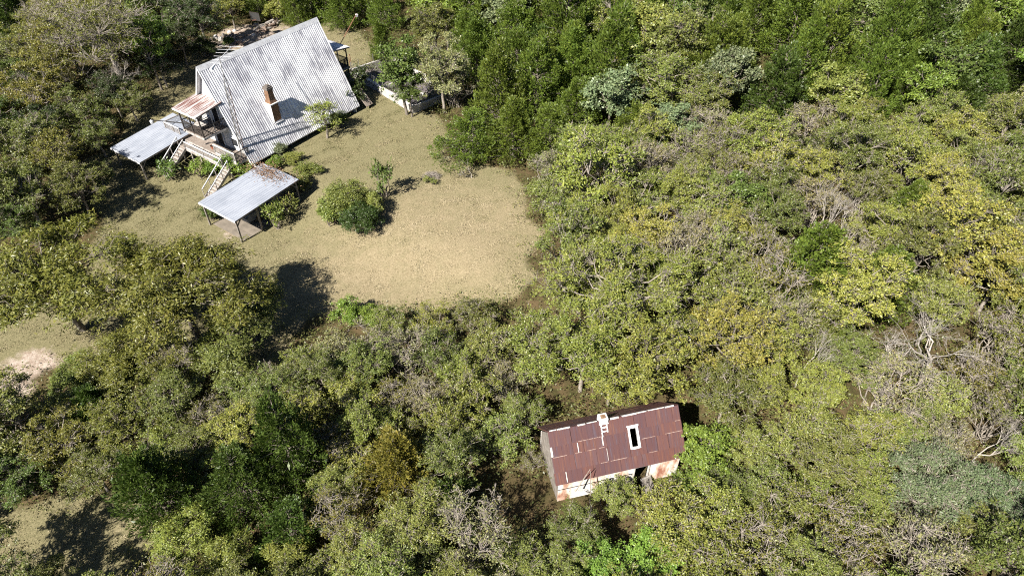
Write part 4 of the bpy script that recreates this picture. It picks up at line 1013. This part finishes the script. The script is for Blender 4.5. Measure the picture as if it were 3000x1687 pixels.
# ------------------------------------------------------------------ the trees and bushes one can tell apart
TREES = [
 # around the yard
 ('walnut', 135, 700, 205, 'spreading golden green tree at the left edge below the dark yard shadow', OB, 1.0, 0),
 ('walnut', 452, 738, 205, 'widest tree in the yard, open olive crown reaching towards the near carport', OB, 1.0, 1),
 ('frond', 620, 790, 95, 'darker side tree on the right flank of the widest yard tree', OL, 1.0),
 ('walnut', 330, 900, 130, 'thin olive tree below the widest yard tree with grass showing through', OB, .9, 0),
 ('frond', 560, 900, 100, 'olive tree between the widest yard tree and the pale hedge', OL, 1.0),
 ('frond', 190, 950, 75, 'sparse twiggy tree beside the bare earth track at the left edge', LG, .8),
 ('dense_bush', 907, 555, 46, 'dark round evergreen bush casting a shadow on the lawn', (.06, .095, .020), 1.15),
 ('dense_bush', 872, 505, 50, 'tall green bush growing behind the dark round evergreen', LG, 1.3, 0),
 ('bush', 832, 535, 40, 'yellowing loose bush left of the dark round evergreen', LG, 1.2, 1),
 ('bush', 932, 515, 36, 'yellow green bush right behind the dark round evergreen', LG, 1.2, 2),
 ('weed', 962, 452, 28, 'small upright sapling alone on the lawn above the evergreen bush', GR, 2.0),
 ('sapling', 812, 292, 44, 'young loose tree standing against the lower roof slope', LG, .8, 0),
 ('bush', 850, 300, 26, 'low dark bush at the foot of the young tree by the eave', GR, 1.0, 1),
 ('bush', 700, 375, 24, 'small grey green bush under the front corner of the roof', GG, 1.0, 1),
 ('bush', 735, 400, 28, 'green bush between the roof eave and the near carport', LG, .6, 2),
 ('bush', 775, 425, 36, 'low dull bush right of the near carport corner', OL, .5, 0),
 ('bush', 690, 412, 24, 'bright leafy bush at the upper edge of the near carport roof', BG, 1.0, 1),
 ('bush', 755, 462, 30, 'dark bush at the far right post of the near carport', OL, .9, 2),
 ('bush', 575, 415, 36, 'bright green bush below the middle of the deck', BG, 1.2, 0),
 ('bush', 530, 420, 28, 'bright weedy bush beside the left stairs', BG, 1.0, 1),
 ('weed', 500, 425, 24, 'leafy weeds at the foot of the left stairs', BG, 1.2),
 ('weed', 425, 430, 28, 'shaded weeds at the bottom of the left stairs', GR, 1.0),
 ('weed', 610, 435, 24, 'low green weeds under the right end of the deck', BG, 1.0),
 ('bush', 530, 535, 25, 'green bush behind the outer corner of the near carport', GR, 1.2, 1),
 ('weed', 690, 545, 26, 'tall weeds growing inside the front of the near carport', LG, 1.6, 0),
 ('weed', 722, 520, 24, 'weed clump by the inner post of the near carport', LG, 1.3, 1),
 ('bush', 890, 222, 45, 'dark shaded bush filling the gap between house end and basin', DK, 1.3, 2),
 ('bush', 870, 245, 34, 'dark weedy bush close under the rear roof edge', DK, 1.0, 0),
 ('bush', 575, 105, 16, 'little round bush on the bare earth behind the house', GR, 1.0, 1),
 ('weed', 1150, 370, 18, 'low weeds on the lawn near the cedar mass', LG, .6),
 ('dead_branch', 1188, 430, 40, 'bleached dead branch lying against the front cedar', (.3, .3, .3), .8),
 ('bush', 880, 785, 42, 'bright green bush in the tree shadow at the foot of the lawn', BG, 1.1, 0),
 ('bush', 940, 800, 38, 'smaller bright bush beside the tree shadow at the foot of the lawn', BG, 1.1, 1),
 # basin trees
 ('bigleaf', 1012, 178, 74, 'round green large leaved tree over the concrete basin', GR, 1.15, 0),
 ('leafy', 1110, 175, 80, 'yellowing half bare tree beside the basin', TA, 1.1, 1),
 ('bigleaf', 1030, 235, 46, 'small green tree at the near corner of the basin', GR, 1.0, 1),
 ('twiggy', 1140, 215, 55, 'twiggy dying tree between basin and cedars', TA, 1.0, 0),
 ('cedar', 960, 110, 38, 'small cedar at the far end of the basin', CE, 1.0, 0),
 ('cedar', 1190, 345, 78, 'front cedar of the dark mass, rounded and bordering the lawn', CE, .72, 3),
 ('cedar', 1290, 335, 84, 'broad cedar right of the front cedar of the dark mass', CE, .85, 2),
 ('cedar', 1385, 345, 80, 'cedar at the right end of the dark mass above the scrub', CE, .8, 4),
 ('cedar', 1255, 225, 82, 'tall cedar standing behind the front cedars of the dark mass', CE, 1.0, 0),
 ('cedar', 1350, 215, 80, 'tall pointed cedar in the middle of the dark mass', CE, 1.0, 1),
 ('cedar', 1450, 285, 76, 'cedar left of the small golden tree in the upper wood', CE, .9, 2),
 ('leafy', 1520, 190, 52, 'small pale golden tree shining among the upper cedars', YL, 1.0, 1),
 ('cedar', 1180, 110, 72, 'cedar above the yellowing basin tree', CE, .9, 4),
 ('cedar', 1300, 90, 78, 'broad cedar near the top edge above the dark mass', CE, .9, 3),
 ('bigleaf', 1640, 90, 88, 'leafy broad tree at the top edge among cedars', LG, 1.1, 2),
 ('bigleaf', 1690, 320, 72, 'pale green broad tree at the lower border of the cedar wood', GG, .9, 3),
 ('cedar', 1800, 170, 105, 'largest cedar of the upper right wood', CE, .9, 4),
 ('cedar', 1600, 330, 64, 'cedar between the dark mass and the pale green broad tree', CE, .8, 1),
 ('bigleaf', 2110, 240, 78, 'broad green tree standing over a black gap in the upper right', LG, 1.0, 0),
 ('bigleaf', 2200, 80, 80, 'broad green tree near the top right among cedars', GR, 1.1, 1),
 ('cedar', 2440, 200, 100, 'dark broad cedar near the top right corner', CD, .85, 2),
 ('cedar', 2000, 60, 85, 'cedar at the top edge left of the broad green tree', CE, .9, 0),
 # behind the house
 ('cedar', 740, 25, 36, 'cedar standing over the log heap behind the ridge', CE, 1.0, 1),
 ('cedar', 860, 25, 52, 'broad cedar behind the right end of the ridge', CE, .9, 2),
 ('bush', 695, 30, 30, 'yellow leaved bush between the two cedars behind the house', YG, 1.3, 0),
 ('leafy', 575, 15, 48, 'yellow olive tree at the top edge left of the hoop', YG, 1.0, 2),
 ('cedar', 650, 8, 36, 'cedar at the top edge behind the basketball hoop', CE, 1.0, 3),
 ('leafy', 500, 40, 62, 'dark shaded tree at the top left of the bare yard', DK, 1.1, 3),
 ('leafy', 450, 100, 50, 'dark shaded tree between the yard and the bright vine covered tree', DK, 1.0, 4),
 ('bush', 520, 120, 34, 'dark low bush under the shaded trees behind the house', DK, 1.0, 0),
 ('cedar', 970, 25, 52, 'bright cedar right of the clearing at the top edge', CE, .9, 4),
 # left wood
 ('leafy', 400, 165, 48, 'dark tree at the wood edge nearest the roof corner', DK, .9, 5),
 ('leafy', 325, 255, 46, 'dark leafy tree between the leafless tree and the far carport', OL, .9, 5),
 ('leafy', 240, 335, 52, 'dark olive tree overhanging the far carport corner', OL, 1.0, 5),
 ('leafy', 435, 20, 52, 'dark tree at the top edge right of the vine covered tree', DK, 1.1, 5),
 ('bigleaf', 365, 110, 58, 'tall vine covered tree with large bright leaves near the top left', BG, 1.5, 2),
 ('bigleaf', 350, 20, 50, 'large leaved green tree at the top edge left of the house', GR, 1.2, 0),
 ('haze_tree', 255, 95, 130, 'big feathery grey twigged tree in the top left corner', OB, 1.0, 0),
 ('haze_tree', 150, 60, 105, 'feathery olive tree left of the big grey twigged one', OB, 1.0, 1),
 ('bare', 300, 195, 70, 'pale leafless spreading tree at the edge of the left wood', OB, 1.0, 0),
 ('cedar', 30, 60, 60, 'dark green cedar in the top left corner', CD, 1.1, 1),
 ('leafy', 60, 150, 75, 'dark tree under the cedar of the top left corner', OL, 1.0, 0),
 ('leafy', 90, 250, 88, 'yellow brown tree on the left edge level with the roof', OB, 1.0, 1),
 ('leafy', 200, 290, 75, 'olive tree in the left wood level with the far carport', OL, 1.0, 2),
 ('leafy', 50, 370, 90, 'dense olive tree on the left edge level with the far carport', OL, 1.0, 3),
 ('leafy', 150, 400, 85, 'olive brown tree facing the far carport corner', OB, 1.0, 4),
 ('leafy', 190, 480, 70, 'dark olive tree at the edge of the deep yard shadow', OL, 1.0, 0),
 ('leafy', 60, 490, 85, 'shaded olive tree at the left edge above the golden tree', OL, 1.0, 1),
 ('leafy', 30, 560, 65, 'dark green tree at the left edge touching the golden tree', GR, 1.0, 2),
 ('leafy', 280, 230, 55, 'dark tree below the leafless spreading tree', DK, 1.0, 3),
 ('leafy', 250, 440, 40, 'small leafy tree leaning over the yard shadow', OL, 1.0, 4),
 # hedge belt below the lawn
 ('thicket', 760, 930, 62, 'pale yellow bush at the left end of the hedge below the lawn', YG, 1.1, 0),
 ('thicket', 840, 900, 70, 'pale twig filled bush in the hedge below the tree shadow', TA, 1.1, 1),
 ('twiggy', 930, 870, 62, 'grey twiggy bush in the hedge below the lawn', TA, 1.1, 0),
 ('thicket', 985, 820, 52, 'olive bush at the crest of the hedge under the lawn', LG, 1.1, 2),
 ('thicket', 1090, 815, 56, 'round yellow olive bush at the lawn foot', YG, 1.0, 3),
 ('thicket', 1190, 800, 58, 'darker round bush at the lawn foot', OL, 1.1, 4),
 ('twiggy', 1020, 900, 75, 'tan twiggy tree in the middle of the hedge', TA, 1.1, 1),
 ('thicket', 1110, 900, 70, 'dark olive tree in the middle of the hedge', OL, 1.2, 0),
 ('thicket', 1230, 880, 75, 'olive bush between the hedge and the great yellow tree', LG, 1.1, 1),
 ('thicket', 880, 1000, 80, 'olive yellow bush below the hedge crest', YG, 1.0, 2),
 ('twiggy', 1010, 1010, 70, 'brown twiggy bush over a dark hollow', OB, 1.0, 2),
 ('thicket', 1180, 1010, 80, 'yellow olive bush above left of the rusty shed', YG, 1.1, 3),
 ('twiggy', 1270, 960, 62, 'tan bare twigged bush left of the shed ridge', TA, 1.0, 0),
 ('thicket', 1262, 1100, 76, 'leafy olive bush left of the shed gable', LG, .85, 4),
 ('leafy', 690, 1000, 80, 'dark leaved tree below the pale hedge bush', OL, .9, 0),
 # great yellow tree and scrub right of the clearing
 ('great', 1560, 740, 195, 'great yellow green tree right of the lawn', YG, .95, 0),
 ('leafy', 1470, 880, 120, 'yellow tree in front of the great yellow one', YG, 1.0, 1),
 ('leafy', 1640, 900, 120, 'yellow tree above the shed ridge', YG, 1.0, 2),
 ('leafy', 1540, 950, 82, 'yellow leafy tree overhanging the shed ridge', YG, 1.0, 3),
 ('thicket', 1490, 440, 118, 'yellow shrubby tree at the upper right corner of the lawn', YG, 1.15, 0),
 ('thicket', 1380, 490, 68, 'low olive scrub bush bordering the lawn', LG, .9, 1),
 ('thicket', 1440, 560, 78, 'yellow scrub bush bordering the lawn', YG, .9, 2),
 ('thicket', 1590, 500, 85, 'olive scrub tree behind the lawn border', LG, 1.0, 3),
 ('bare', 1660, 560, 72, 'grey leafless thicket tree right of the lawn border', OB, 1.0, 1),
 ('twiggy', 1745, 600, 75, 'grey twiggy tree right of the leafless thicket', TA, 1.1, 1),
 ('bigleaf', 1862, 510, 72, 'deep green broad tree alone among the yellow scrub', GR, 1.0, 1),
 ('cedar', 2215, 720, 105, 'green cedar alone among the yellow scrub on the right', CE, .8, 4),
 ('leafy', 2420, 600, 130, 'golden tree with white limbs near the right edge', YL, 1.0, 0),
 ('leafy', 2520, 690, 110, 'golden tree cut by the right edge of the picture', YL, 1.0, 1),
 ('bare', 2395, 660, 85, 'white leafless limbs rising through the golden tree', OB, 1.2, 0),
 ('bare', 2370, 880, 165, 'large bleached dead tree with sweeping grey limbs at the right', OB, .85, 0),
 ('bare', 2225, 905, 100, 'smaller bleached dead tree left of the large one', OB, .9, 1),
 ('twiggy', 2450, 960, 85, 'tangled brown twiggy tree right of the dead limbs', OB, 1.0, 2),
 ('bare', 2080, 560, 75, 'slim pale leafless tree in the scrub below the cedars', OB, 1.3, 2),
 ('bare', 2130, 545, 55, 'second slim pale leafless tree in the scrub below the cedars', OB, 1.3, 1),
 ('cedar', 2120, 880, 62, 'ragged cedar left of the smaller dead tree', CE, .7, 3),
 ('leafy', 1945, 860, 85, 'yellow tree right of the deep shade near the shed', YG, 1.0, 4),
 ('leafy', 1920, 980, 72, 'yellow olive tree up the slope from the shed end', YG, 1.0, 0),
 ('thicket', 1850, 720, 75, 'olive tree above the yellow tree of the deep shade', OL, 1.2, 1),
 ('leafy', 2060, 980, 80, 'olive yellow tree left of the bleached dead trees', YG, 1.0, 2),
 ('silver', 2340, 1215, 135, 'grey green silvery tree at the lower right', GG, .9, 0),
 ('silver', 2510, 1260, 120, 'grey green tree cut by the right edge at the lower right', GG, .9, 1),
 ('bare', 2480, 1120, 85, 'pale bare branches over the grey green trees', OB, 1.0, 2),
 ('leafy', 2090, 1170, 92, 'olive green tree midway between shed and silvery trees', OL, .95, 3),
 ('leafy', 2170, 1290, 85, 'round olive tree low between shed and silvery trees', LG, .9, 4),
 # around the shed
 ('bigleaf', 1775, 1130, 72, 'bright green leafy tree covering the right end of the shed', BG, 1.1, 2),
 ('leafy', 1740, 1230, 66, 'bright green tree hiding the right wall of the shed', BG, .8, 1),
 ('thicket', 1545, 1245, 62, 'round green bush in front of the shed wall', LG, .9, 0),
 ('leafy', 1830, 1240, 78, 'dark leaved tree right of the shed', OL, .9, 2),
 ('leafy', 1450, 1340, 80, 'olive tree below the left end of the shed', OL, .8, 3),
 ('bigleaf', 1640, 1400, 85, 'bright light green plant mass at the bottom below the shed', (.19, .29, .05), .75, 0),
 ('bigleaf', 1500, 1420, 72, 'bright light green bush at the bottom edge left of the large one', (.19, .29, .05), .75, 1),
 ('twiggy', 1335, 1165, 36, 'brown dead twigged bush by the left wall of the shed', OB, .8, 1),
 # lower left
 ('cedar', 610, 1220, 118, 'large dark cedar with grey twigs at the lower left', CD, .85, 4),
 ('cedar', 1000, 1180, 125, 'large brownish olive cedar at the lower middle', (.175, .160, .030), .8, 2),
 ('cedar', 740, 1330, 85, 'dark shaded cedar right of the large dark one', CD, .9, 3),
 ('cedar', 1130, 1270, 80, 'dark cedar right of the brownish one', CD, .8, 1),
 ('leafy', 440, 1010, 92, 'olive tree under the thin yard tree', OL, .9, 4),
 ('leafy', 300, 1080, 88, 'yellow olive tree in the belt above the lower left grass', OB, .85, 0),
 ('leafy', 150, 1110, 92, 'golden olive tree in the belt near the left edge', OB, .85, 1),
 ('leafy', 50, 1190, 85, 'dark green tree at the left edge above the lower left grass', GR, .85, 2),
 ('leafy', 240, 1190, 78, 'olive tree whose lower side borders the lower left grass', OL, .8, 3),
 ('leafy', 390, 1170, 80, 'leafy yellow tree at the right end of the lower left belt', YG, .85, 4),
 ('leafy', 500, 1130, 75, 'olive tree beside the large dark cedar', OL, .9, 0),
 ('frond', 460, 1350, 85, 'yellow feathery tree right of the lower left grass', YG, .9, 0),
 ('frond', 560, 1430, 90, 'yellow feathery tree at the bottom edge below the large dark cedar', YG, .9, 1),
 ('frond', 720, 1440, 85, 'pale yellow tree at the bottom edge beside the dark shaded cedar', YG, .9, 2),
 ('leafy', 900, 1400, 92, 'olive tree at the bottom edge below the brownish cedar', LG, .85, 1),
 ('leafy', 1080, 1420, 85, 'olive tree at the bottom edge in the middle', OL, .85, 2),
 ('leafy', 1300, 1420, 85, 'yellowish tree at the bottom edge left of the shed', LG, .8, 3),
 ('leafy', 120, 1455, 60, 'dark low tree at the bottom edge of the lower left grass', OL, .7, 4),
 ('leafy', -70, 1400, 120, 'tree just outside the left edge shading the lower left grass', OL, 1.1, 5),
 ('leafy', 20, 1520, 110, 'tree just below the bottom left corner shading the grass', OL, 1.1, 6),
 ('leafy', 220, 1530, 90, 'tree just below the bottom edge under the lower left grass', LG, 1.0, 7),
]
for k_, ox_, oy_, r_, lab_, c_, zs_, *v_ in TREES:
    tree(k_, ox_, oy_, r_, lab_, c_, zs_, v_[0] if v_ else None)

# brush heap on the lawn: a tangle of sticks
bh = thing('brush_heap', 'round heap of grey sticks and weeds alone on the lawn', 'brush heap', on_ground(1264, 520), 0)
rb = np.random.default_rng(4); st_ = []
for i in range(260):
    a = rb.random()*6.28; r = .75*math.sqrt(rb.random()); z = (.5*(1-(r/.8)**2)+.03)*rb.random()
    d = unit(rb.normal(0, 1, 3)*[1, 1, .35])*rb.uniform(.15, .45)
    p = np.array([r*math.cos(a), r*math.sin(a)*.85, z+.03]); st_.append((np.array([p-d, p+rb.normal(0, .03, 3), p+d]), np.array([.014, .012, .006])))
v, f = tubes_np(st_, 4)
link('sticks', np_mesh('sticks', v, f), M['pale_bark'], bh)
for i in range(2):
    q = on_ground((1250, 1270)[i], (535, 540)[i])
    plant('weed', tuple(q), .35, ('green weeds at the left foot of the brush heap', 'green weeds at the near foot of the brush heap')[i], LG)
# sticks leaning over the shed eave
sp_ = thing('bare_sapling', 'two bare pale sticks leaning over the lower left shed roof', 'sapling', SO+np.array([2.1, -1.9, 0]), SA)
for k, (a_, b_) in enumerate((((.35, -.3, 0), (.30, .15, 3.1)), ((-.5, .0, 1.6), (.32, .25, 3.15)))):
    MB().tube([a_, tuple((np.array(a_)+np.array(b_))/2+[.04, .03, .05]), b_], [.035, .028, .015], 5).build('stick', M['pale_bark'], sp_)

# ------------------------------------------------------------------ the rest of the wood: copies by zone
ZONES = [  # outline in overview pixels, kinds with weights, colours, label per kind, group, spacing factor
 ('cedars', [(930, -260), (2900, -260), (2900, 250), (2350, 330), (1900, 345), (1500, 330), (1290, 425), (1150, 410), (1120, 300), (1180, 240), (1000, 60)],
  [('cedar', .64, [CE, CE, CD, CE], 'cedar in the close cedar wood filling the upper right'), ('bigleaf', .20, [GR, GG, BG], 'broadleaf tree showing among the cedars of the upper right'),
   ('leafy', .13, [OL, LG, YG], 'yellowish leafy tree scattered among the cedars of the upper right'), ('bare', .03, [OL], 'leafless grey tree caught among the cedars of the upper right')], (2.5, 3.9), .74),
 ('scrub', [(1340, 440), (1500, 350), (1900, 350), (2350, 335), (2900, 260), (2900, 1000), (1850, 1000), (1780, 900), (1600, 800), (1400, 720), (1400, 580)],
  [('thicket', .36, [YG, LG, YG, OL], 'scrub tree in the yellow thicket right of the lawn'), ('leafy', .30, [YG, LG, YL, OL], 'taller leafy tree rising from the yellow thicket right of the lawn'),
   ('twiggy', .24, [TA, OB, LG], 'grey twiggy tree in the yellow thicket right of the lawn'), ('cedar', .05, [CE], 'stray cedar in the yellow thicket right of the lawn'), ('bare', .05, [OL], 'leafless tree in the yellow thicket right of the lawn')], (2.0, 3.3), .82),
 ('lower_right', [(1380, 1010), (1420, 1300), (1750, 1320), (1800, 1000), (2900, 1000), (2900, 1800), (1300, 1800), (1250, 1300)],
  [('thicket', .42, [LG, LG, YG], 'olive thicket bush below and right of the shed'), ('leafy', .33, [OL, LG, YG], 'leafy tree in the lower right wood'), ('twiggy', .25, [TA, OB], 'brown twiggy bush in the lower right wood')], (1.6, 2.6), .86),
 ('belt', [(640, 930), (760, 960), (1000, 890), (1330, 860), (1400, 1000), (1360, 1250), (1250, 1800), (280, 1800), (430, 1290), (330, 1220), (-160, 1270), (-160, 1060), (110, 1000), (420, 930)],
  [('thicket', .38, [LG, YG, YG], 'bush in the tangled belt between lawn and lower edge'), ('leafy', .34, [OL, YG, LG], 'leafy tree in the tangled belt between lawn and lower edge'), ('twiggy', .22, [TA, OB], 'twiggy bush in the tangled belt between lawn and lower edge'), ('cedar', .06, [CD], 'small cedar in the tangled belt between lawn and lower edge')], (1.6, 2.6), .86),
 ('left', [(-350, -260), (520, -260), (480, 60), (420, 190), (300, 270), (240, 380), (215, 540), (-60, 600), (-350, 600)],
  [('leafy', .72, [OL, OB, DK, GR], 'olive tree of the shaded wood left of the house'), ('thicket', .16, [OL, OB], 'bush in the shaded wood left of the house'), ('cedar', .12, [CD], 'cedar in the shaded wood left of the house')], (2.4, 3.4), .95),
 ('top', [(520, -260), (930, -260), (930, 40), (700, 20), (540, 40)],
  [('cedar', .6, [CE], 'cedar at the top edge behind the house'), ('leafy', .4, [YG, OL], 'leafy tree at the top edge behind the house')], (1.8, 2.8), 1.1),
]
BLOCK = [(house(7, 0), 8.5), (house(-1, 2), 7.5), (house(-4, -9), 5.6), (house(-3, 6), 6.0), (SO+np.array([3.6, .9, 0]), 4.4), (SO+np.array([1.5, .5, 0]), 3.2), (SO+np.array([6, 1.3, 0]), 3.2), (SO+np.array([-1.6, -1.6, 0]), 2.6), (SO+np.array([1.5, -3.0, 0]), 2.0), ((pa+pb)/2, 6)]
rf_ = np.random.default_rng(21)
FILL = []
for nm_, outline, kinds, (r0_, r1_), spc in ZONES:
    poly = [tuple(on_ground(x*OV, y*OV, 2.0)[:2]) if y > -120 else tuple(on_ground(x*OV, -120*OV, 2.0)[:2]+np.array([0, (-120-y)*.12])) for x, y in outline]
    P_ = np.array(poly); lo, hi = P_.min(0), P_.max(0)
    w_ = np.array([k[1] for k in kinds]); w_ /= w_.sum(); tries = 0; got = 0
    while tries < 6000 and got < 170:
        tries += 1
        x, y = rf_.uniform(lo, hi)
        if not inside(np.array(x), np.array(y), poly) or open_mask(np.array(x), np.array(y)): continue
        r = rf_.uniform(r0_, r1_)
        if any((x-a)**2+(y-b_)**2 < (.62*spc*(r+c_))**2 for a, b_, c_ in PLACED): continue
        if any((x-q[0])**2+(y-q[1])**2 < (c_+.5*r)**2 for q, c_ in BLOCK): continue
        gz = float(ground(x, y)); qx, qy, _ = px_of(x, y, gz+2)
        if not (-260 < qx < 3260 and -140 < qy < 1980): continue
        k = kinds[rf_.choice(len(kinds), p=w_)]; c_ = k[2][rf_.integers(len(k[2]))]
        if k[0] in ('thicket', 'twiggy'): r *= .95
        FILL.append((plant(k[0], (x, y, gz), r, k[3], c_, k[3], rf_.uniform(.8, 1.35), None, .16), k, c_, px_of(x, y, gz+2.5*r/2.5)))
        got += 1
    print('zone', nm_, got, 'of', tries)

# every copy named by what it grows beside
MARK = [(680, 105, 'the A-frame roof ridge'), (1030, 300, 'the white concrete basin'), (1010, 175, 'the round green basin tree'), (1110, 170, 'the yellowing half bare basin tree'), (1180, 400, 'the lawn corner with the dead branch'),
 (1490, 440, 'the yellow shrubby tree at the lawn corner'), (1862, 510, 'the lone deep green broad tree'), (2215, 720, 'the lone green cedar in the scrub'), (2420, 600, 'the golden tree with white limbs'), (2360, 890, 'the large bleached dead tree'),
 (1560, 740, 'the great yellow tree by the lawn'), (1545, 1090, 'the rusty shed roof'), (1480, 1230, 'the white shed wall'), (1775, 1130, 'the bright tree on the shed end'), (2340, 1200, 'the silvery grey green tree'), (1640, 1400, 'the bright plant mass at the bottom'),
 (610, 1220, 'the large dark lower left cedar'), (1000, 1180, 'the large brownish cedar'), (150, 1350, 'the lower left grass patch'), (40, 960, 'the bare earth track at the left edge'), (470, 720, 'the widest yard tree'), (365, 110, 'the bright vine covered tree'),
 (300, 195, 'the pale leafless tree left of the house'), (255, 95, 'the big feathery grey tree'), (360, 390, 'the far carport'), (760, 930, 'the pale bush at the hedge end'), (1090, 815, 'the round bush at the lawn foot'), (2080, 560, 'the slim pale leafless scrub tree'),
 (1660, 560, 'the grey leafless thicket by the lawn'), (2560, 10, 'the top right picture corner'), (2560, 1440, 'the bottom right picture corner'), (10, 10, 'the top left picture corner'), (10, 1440, 'the bottom left picture corner'), (1288, 5, 'the middle of the top edge'),
 (1930, 5, 'the top edge three quarters across'), (1610, 5, 'the top edge five eighths across'), (2250, 5, 'the top edge seven eighths across'), (2570, 360, 'the right edge one quarter down'), (2570, 720, 'the right edge halfway down'), (1288, 1445, 'the middle of the bottom edge'), (2000, 1445, 'the bottom edge near three quarters across'),
 (740, 25, 'the cedar over the log heap'), (1945, 860, 'the yellow tree by the deep shade'), (2500, 1250, 'the grey green tree on the right edge')]
KW = {'cedar': 'cedar', 'bigleaf': 'large leaved tree', 'leafy': 'leafy tree', 'bare': 'leafless tree', 'thicket': 'thicket bush', 'twiggy': 'twiggy tree'}
pairs = []
for i, (o, k, c_, q) in enumerate(FILL):
    for j, (mx, my, h_) in enumerate(MARK):
        dx, dy = q[0]/OV-mx, q[1]/OV-my; pairs.append((math.hypot(dx, dy), i, j, dx, dy))
pairs.sort(); used, done = set(), set()
for dist, i, j, dx, dy in pairs:
    if i in done or dist > 520: continue
    a_ = int(round(math.degrees(math.atan2(-dy, dx))/45)) % 8
    rel_ = ('right of', 'above right of', 'above', 'above left of', 'left of', 'below left of', 'below', 'below right of')[a_]
    far = 'just' if dist < 110 else '' if dist < 240 else 'well' if dist < 400 else 'far'
    o, k, c_, q = FILL[i]
    lab_ = ' '.join(f"{WORD[c_] if k[0] != 'bare' else 'grey'} {KW[k[0]]} {far} {rel_} {MARK[j][2]}".split())
    if lab_ in used: continue
    used.add(lab_); done.add(i); o['label'] = lab_
    o['group'] = 'trees of the surrounding wood'
print('named', len(done), 'of', len(FILL))

# ------------------------------------------------------------------ ground cover that nobody could count
def cover(name, label, n_try, clump_n, seed, cond, size, col, spread, height, cat, mat='leaf', lw=.55):
    rng = np.random.default_rng(seed)
    x = rng.uniform(-72, 72, n_try); y = rng.uniform(11, 112, n_try); z = ground(x, y)
    qx, qy, _ = px_of(x, y, z+.5)
    ok = cond(x, y) & (qx > -120) & (qx < 3120) & (qy > -60) & (qy < 1820)
    x, y, z = x[ok], y[ok], z[ok]; n = len(x)
    hh = height*rng.uniform(.4, 1.25, n)
    P_ = np.repeat(np.stack([x, y, z], 1), clump_n, 0)+rng.normal(0, 1, (n*clump_n, 3))*[spread, spread, 0]
    up = rng.random(n*clump_n)**.6*np.repeat(hh, clump_n)
    P_[:, 2] = ground(P_[:, 0], P_[:, 1])+up; m_ = len(P_)
    ax = unit(rng.normal(0, 1, (m_, 3))*[1, 1, .5]); nr = unit(rng.normal(0, .55, (m_, 3))+[0, 0, .9])
    L = size*rng.uniform(.6, 1.4, m_)
    v, f = leaf_quads(P_, ax, nr, L, L*lw*rng.uniform(.7, 1.3, m_), .1)
    tone = np.clip(np.repeat(rng.beta(2, 2, n), clump_n)*.6+rng.random(m_)*.4, 0, 1)
    o = link(name, np_mesh(name, v, f, tone), M[mat]); o.color = (*col, 1)
    tag(o, label, cat, kind='stuff'); print(name, m_)
    return o
def far_house(x, y, extra=0):
    r = np.ones(np.shape(x), bool)
    for q, c_ in BLOCK[:9]:
        r &= (x-q[0])**2+(y-q[1])**2 > (c_*.62+extra)**2
    return r
cover('undergrowth', 'tangled olive undergrowth between the trees', 21000, 32, 8, lambda x, y: ~open_mask(x, y) & far_house(x, y), .15, (.130, .140, .045), .40, .9, 'undergrowth')
def border(x, y):
    o_ = open_mask(x, y); e_ = np.zeros(np.shape(x), bool)
    for dx, dy in ((1.5, 0), (-1.5, 0), (0, 1.5), (0, -1.5), (1, 1), (-1, -1), (1, -1), (-1, 1)): e_ |= ~open_mask(x+dx, y+dy)
    return o_ & e_ & far_house(x, y, 1.5)
cover('border_weeds', 'ragged weeds fringing the mown clearing', 26000, 12, 18, border, .12, (.20, .20, .075), .22, .38, 'weeds')
# mown grass: short blades over the open ground
rng = np.random.default_rng(31)
n = 1300000
x = rng.uniform(-50, 8, n); y = rng.uniform(12, 96, n)
ok = open_mask(x, y) & (rng.random(n) > blobs(x, y, BARE)*1.3)
qx, qy, D_ = px_of(x, y, ground(x, y)); ok &= (qx > -60) & (qx < 3060) & (qy < 1760)
for q, (hx0, hx1, hy0, hy1) in ((0, (0.2, 14, -3.9, 4.1)), (1, (-8, -.9, -11.5, -6.9))):
    lx = (x-HO[0])*HD[0]+(y-HO[1])*HD[1]; ly = (x-HO[0])*HN[0]+(y-HO[1])*HN[1]
    ok &= ~((lx > hx0) & (lx < hx1) & (ly > hy0) & (ly < hy1))
x, y = x[ok][:420000], y[ok][:420000]; n = len(x)
arc = np.hypot(x+6, y-70)
tone = np.clip(.47+.16*vnoise(x, y, 4.2, 11)+.17*vnoise(x, y, 1.3, 12)+.14*vnoise(x, y, .5, 13)+.07*np.sin(arc*5.2+1.5*vnoise(x, y, 3, 14))+blobs(x, y, DRY)*.7+rng.normal(0, .15, n), 0, 1)
P_ = np.stack([x, y, ground(x, y)-.02], 1)
ax = unit(rng.normal(0, 1, (n, 3))*[1, 1, .25]+np.array([0, 0, .55])); sd = unit(np.cross(ax, rng.normal(0, 1, (n, 3))))
L = rng.uniform(.04, .11, n)[:, None]; w = L*rng.uniform(.25, .5, n)[:, None]
v = np.stack([P_-sd*w, P_+sd*w, P_+ax*L], 1).reshape(-1, 3)
tag(link('lawn_grass', np_mesh('lawn_grass', v, np.arange(n*3).reshape(n, 3), tone), M['grass']), 'short dry mown grass of the clearing', 'grass', kind='stuff')
print('grass', n, 'objects', len(COL.objects), 'placed', len(PLACED))
